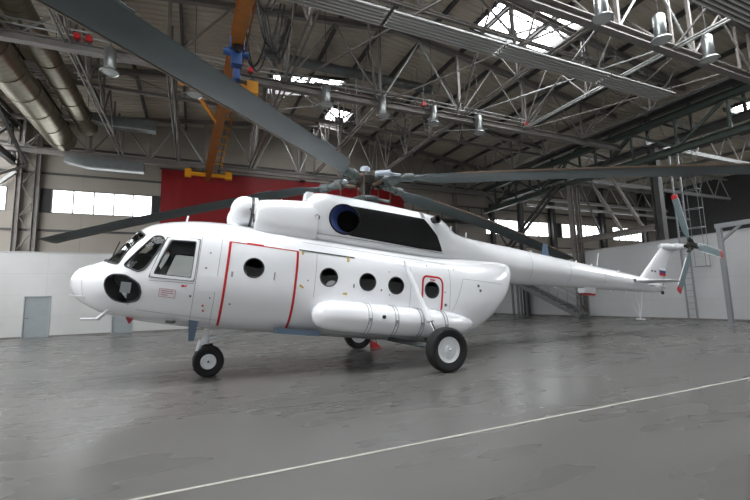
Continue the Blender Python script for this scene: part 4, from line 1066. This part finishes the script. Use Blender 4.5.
# ------------------------------------------------------------------ columns
def lattice_column(x0, x1, y, z0, z1, label, m='steel', w_=.24):
    t = thing('lattice_column', label, 'column', ((x0+x1)/2, y, z0)); h = (x1-x0)/2
    for s in (-1, 1): part('column_leg', M[m], t, lambda b: ibeam(b, (s*(h-w_/2), 0, 0), (s*(h-w_/2), 0, z1-z0), w_, w_, .03, .03, up=(1, 0, 0)))
    z = .2; k = 0
    while z < z1-z0-.9:
        a = (-1 if k % 2 else 1); part('lacing', M[m], t, lambda b: bar(b, (a*(h-w_), 0, z), (-a*(h-w_), 0, z+.85), .07, .05)); z += .9; k += 1
    part('base_plate', M[m], t, lambda b: box(b, (-h-.1, -.25, 0), (h+.1, .25, .04)))
    return t
lattice_column(-8.98, -7.93, 27.5, 0, 12.0, 'tall lattice column rising behind the white partition left of the five-pane window')
lattice_column(22.05, 22.88, 18.4, 0, 8.45, 'tall lattice column standing on the floor beside the steel stairs')
def post(x, y, z0, z1, label, m='steeld', w_=.3, grp=None):
    t = thing('steel_column', label, 'column', (x, y, z0), grp)
    part('shaft', M[m], t, lambda b: ibeam(b, (0, 0, 0), (0, 0, z1-z0), w_, w_*1.2, .04, .04, up=(0, 1, 0)))
    part('base_plate', M[m], t, lambda b: box(b, (-w_*.8, -w_*.8, 0), (w_*.8, w_*.8, .04))); return t
post(23.3, 13.7, 0, 9.45, 'dark steel column rising above the white side partition, left of the tail rotor', w_=.36)
post(22.5, 23.2, 0, 8.45, 'dark steel column between the lattice column and the back wall')
post(23.4, 27.45, 0, 9.45, 'dark steel column at the back wall behind the end of the white partition', w_=.3)
post(30.4, 27.4, 0, 12, 'dark column between distant windows in the far bay', w_=.4)
post(37.2, 27.4, 0, 12, 'dark column right of the middle distant window in the far bay', w_=.4)
post(43.6, 27.4, 0, 12, 'dark column at the right end of the distant windows', w_=.4)
post(19.6, 27.45, 0, 12, 'grey column against the back wall right of the red wall panel', m='steel', w_=.26)
post(6.9, 27.47, 9.95, 13.2, 'grey post on the upper back wall above the red wall panel', m='steel', w_=.2)
# wall girts and small railing near the right back
# longitudinal girder on the right
def long_girder(x, y0, y1, zb, zt, label, m, step=2.3, fl=.35):
    t = thing('lattice_girder', label, 'girder', (x, y0, zb))
    part('bottom_chord', M[m], t, lambda b: ibeam(b, (0, 0, 0), (0, y1-y0, 0), fl, .34, .04, .04)); part('top_chord', M[m], t, lambda b: ibeam(b, (0, 0, zt-zb), (0, y1-y0, zt-zb), fl, .34, .04, .04))
    y = 0; k = 0
    while y < y1-y0-.1:
        yy = min(y+step, y1-y0); part('upright', M[m], t, lambda b: bar(b, (0, y, .1), (0, y, zt-zb-.1), .12, .12)); part('diagonal', M[m], t, lambda b: bar(b, (0, y, .1 if k % 2 else zt-zb-.1), (0, yy, zt-zb-.1 if k % 2 else .1), .12, .12)); y = yy; k += 1
    return t
long_girder(22.5, .5, 27.3, 8.65, 10.45, 'deep dark lattice girder running back along the top of the right side', 'steelg')
long_girder(24.0, .5, 27.3, 9.7, 11.6, 'second dark lattice girder behind the deep one on the right side', 'steeld')
long_girder(-9.0, 8.0, 27.2, 9.4, 11.3, 'lattice girder running back above the left lattice column', 'steeld', fl=.25)
b = new(); ibeam(b, (22.5, 13.6, 4.86), (22.5, 18.4, 4.86), .26, .34, .04, .04); tag(obj('cross_beam', b, M['steel'], smooth=False), 'short grey beam between lattice column and dark column just above the white side partition', 'beam')
def brace(p, q, w_, label, m='steel', dbl=0):
    b = new(); bar(b, p, q, w_, w_*.8)
    o = obj('diagonal_brace', b, M[m], smooth=False); tag(o, label, 'brace'); return o
brace((22.7, 15.9, 8.45), (22.7, 14.3, 5.0), .15, 'slanting brace nearest the dark column above the white side partition')
brace((22.7, 17.2, 8.45), (22.7, 15.5, 5.0), .15, 'slanting brace nearest the lattice column above the white side partition')
brace((22.7, 18.0, 8.45), (22.7, 16.9, 5.05), .10, 'thin slanting brace touching the lattice column above the short beam', 'steeld')
for k, dy in enumerate((0, .6)):
    brace((22.05, 18.9+dy, 8.7), (22.05, 24.2+dy, 4.9), .17, ('upper one of the two long parallel diagonal braces left of the lattice column', 'lower one of the two long parallel diagonal braces left of the lattice column')[1-k], 'steeld')
brace((22.5, 26.9, 8.4), (22.5, 24.6, 5.0), .12, 'slanting brace running down from the girder end at the back wall', 'steeld')
brace((-8.4, 27.0, 9.2), (-10.2, 24.0, 7.0), .16, 'slanting brace at the left edge running down from the lattice column top', 'steel')
brace((-8.4, 26.6, 9.3), (-8.4, 21.5, 11.4), .14, 'slanting brace rising from the left lattice column to the roof', 'steeld')
brace((-8.95, 27.3, 8.9), (-11.2, 27.3, 6.5), .2, 'thick slanting brace crossing the left edge window', 'steell')
# trusses of the far bay
def bay_truss(y, zb, label, m='steell'):  # daylight from the bay windows is put into the pale steel colour
    t = thing('bay_truss', label, 'truss', (23.5, y, zb), 'pale trusses of the far bay'); L_ = 22.3
    part('bottom_chord', M[m], t, lambda b: bar(b, (0, 0, 0), (L_, 0, 0), .2, .24)); part('top_chord', M[m], t, lambda b: bar(b, (0, 0, 11.75-zb), (L_, 0, 11.75-zb), .16, .18))
    n = 9
    for k in range(n):
        a, c = L_*k/n, L_*(k+1)/n; mid = (a+c)/2
        part('diagonal', M[m], t, lambda b: tube(b, [(a, 0, 0), (mid, 0, 11.75-zb)], .045, 6)); part('diagonal', M[m], t, lambda b: tube(b, [(mid, 0, 11.75-zb), (c, 0, 0)], .045, 6))
bay_truss(26.2, 9.9, 'pale lattice truss of the far bay closest to its windows')
bay_truss(20.6, 9.9, 'pale lattice truss in the middle of the far bay')
bay_truss(14.2, 9.9, 'pale lattice truss at the front of the far bay, above the tail rotor')
b = new(); bar(b, (24, 24, 8.6), (45.5, 24, 8.6), .12, .2); tag(obj('cross_beam', b, M['steell'], smooth=False), 'long thin pale beam across the far bay above its windows', 'beam')

# ------------------------------------------------------------------ stairs by the right partition
st = thing('steel_staircase', 'grey steel staircase with railings descending along the right partition under the tail boom', 'staircase', (21.5, 17.6, 0))
SL, SH = 6.6, 3.0
for s in (-.42, .42): part('stringer', M['stair'], st, lambda b: bar(b, (s, 0, .12), (s, SL, SH+.0), .06, .26))
for k in range(14): 
    part('tread', M['stair'], st, lambda b: box(b, (-.40, SL*(k+.5)/14-.14, SH*(k+.5)/14+.06), (.40, SL*(k+.5)/14+.14, SH*(k+.5)/14+.10)))
for s in (-.42, .42):
    part('handrail', M['ladder'], st, lambda b: tube(b, [(s, -.05, .0), (s, -.05, 1.05), (s, SL, SH+1.0), (s, SL+1.4, SH+1.0)], .022, 8))
    part('middle_rail', M['ladder'], st, lambda b: tube(b, [(s, -.05, .6), (s, SL, SH+.5)], .016, 6))
    for k in range(1, 5): part('baluster', M['ladder'], st, lambda b: tube(b, [(s, SL*k/4.5, SH*k/4.5+.1), (s, SL*k/4.5, SH*k/4.5+1.08)], .018, 6))
part('landing', M['stair'], st, lambda b: box(b, (-.45, SL, SH), (.45, SL+1.6, SH+.12)))
for s in (-.38, .38):
    for yy in (SL-1.6, SL-1.1): part('support_post', M['stair'], st, lambda b: bar(b, (s, yy, 0), (s, yy, SH*(yy/SL)), .12, .12))

# cage ladder
ld = thing('wall_ladder', 'tall grey caged steel ladder against the white side partition behind the tail rotor', 'ladder', (22.45, 12.2, 0))
for yy in (-.17, .22): part('ladder_rail', M['ladder'], ld, lambda b: bar(b, (0, yy, 0), (0, yy, 8.45), .07, .05))
for k in range(28): part('rung', M['ladder'], ld, lambda b: tube(b, [(0, -.17, .25+.3*k), (0, .22, .25+.3*k)], .013, 6))
for k in range(7):
    z = 2.6+.95*k
    part('cage_hoop', M['ladder'], ld, lambda b: tube(b, [(0, -.17, z), (-.25, -.5, z), (-.15, -.9, z), (.1, -.95, z), (.25, -.6, z), (.05, -.17, z)], .018, 6, cap=False))
for p in ((-.15, -.9), (.1, -.95), (-.25, -.5)): part('cage_bar', M['ladder'], ld, lambda b: tube(b, [(p[0], p[1], 2.6), (p[0], p[1], 8.4)], .014, 6))
# portal frame
pf = thing('portal_frame', 'grey steel portal frame standing at the right edge beside the tail rotor', 'frame', (20.2, 9.6, 0))
for yy in (0, -5.2): part('frame_post', M['ladder'], pf, lambda b: bar(b, (0, yy, 0), (0, yy, 4.05), .16, .16)); part('foot_plate', M['ladder'], pf, lambda b: box(b, (-.2, yy-.2, 0), (.2, yy+.2, .03)))
part('crossbar', M['ladder'], pf, lambda b: bar(b, (0, .12, 4.12), (0, -5.35, 4.12), .15, .18)); [part('knee_brace', M['ladder'], pf, lambda b: bar(b, (0, q, 3.45), (0, q2, 4.05), .09, .09)) for q, q2 in ((0, -.75), (-5.2, -4.45))]
# small rail structure on the back wall, right of the curtain
rl = thing('wall_gallery', 'small railed gallery on the back wall right of the red wall panel', 'gallery', (15.2, 27.3, 7.6))
part('gallery_floor', M['steeld'], rl, lambda b: box(b, (0, -.5, 0), (6.8, .4, .12)))
for k in range(6): part('rail_post', M['steeld'], rl, lambda b: bar(b, (k*1.3+.1, -.45, .1), (k*1.3+.1, -.45, 1.2), .05, .05))
for z in (.65, 1.2): part('rail', M['steeld'], rl, lambda b: bar(b, (0, -.45, z), (6.8, -.45, z), .05, .05))
SKYS, WINS, SKYL, EXPO = 1.4, 4.5, 13.0, 0.06
# ------------------------------------------------------------------ light and camera
w = D.worlds.new('sky'); scn.world = w; w.use_nodes = True; bgn = w.node_tree.nodes['Background']
bgn.inputs[0].default_value = (.95, .975, 1, 1); bgn.inputs[1].default_value = SKYS
def area(name, loc, rot, sx, sy, e, col=(1, 1, 1), portal=False):
    l = D.lights.new(name, 'AREA'); l.shape = 'RECTANGLE'; l.size = sx; l.size_y = sy; l.energy = e; l.color = col
    if portal: l.cycles.is_portal = True
    o = D.objects.new(name, l); COL.objects.link(o); o.location = loc; o.rotation_euler = rot; return o
area('doorway_daylight', ((DX0+DX1)/2, YF-.1, DZ/2), (math.radians(90), 0, 0), DX1-DX0, DZ, 1, portal=True)
M['daylight'].node_tree.nodes['Principled BSDF'].inputs['Emission Strength'].default_value = WINS
M['skylight'].node_tree.nodes['Principled BSDF'].inputs['Emission Strength'].default_value = SKYL
scn.view_settings.exposure = EXPO
cam_d = D.cameras.new('camera'); cam = D.objects.new('camera', cam_d); COL.objects.link(cam)
f = 407.27; cam_d.sensor_width = 36; cam_d.lens = f/750*36; cam_d.clip_end = 300
fw = V((.404403, .906323, .122627)); rt = V((.914283, -.404044, -.028905)); up = V((-.023349, -.123805, .992032))
cam.matrix_world = Matrix(((rt.x, up.x, -fw.x, 0), (rt.y, up.y, -fw.y, 0), (rt.z, up.z, -fw.z, 1.4254), (0, 0, 0, 1)))
scn.camera = cam
scn.view_settings.view_transform = 'Standard'; scn.view_settings.look = 'None'; scn.view_settings.gamma = 1; scn.view_settings.use_curve_mapping = False
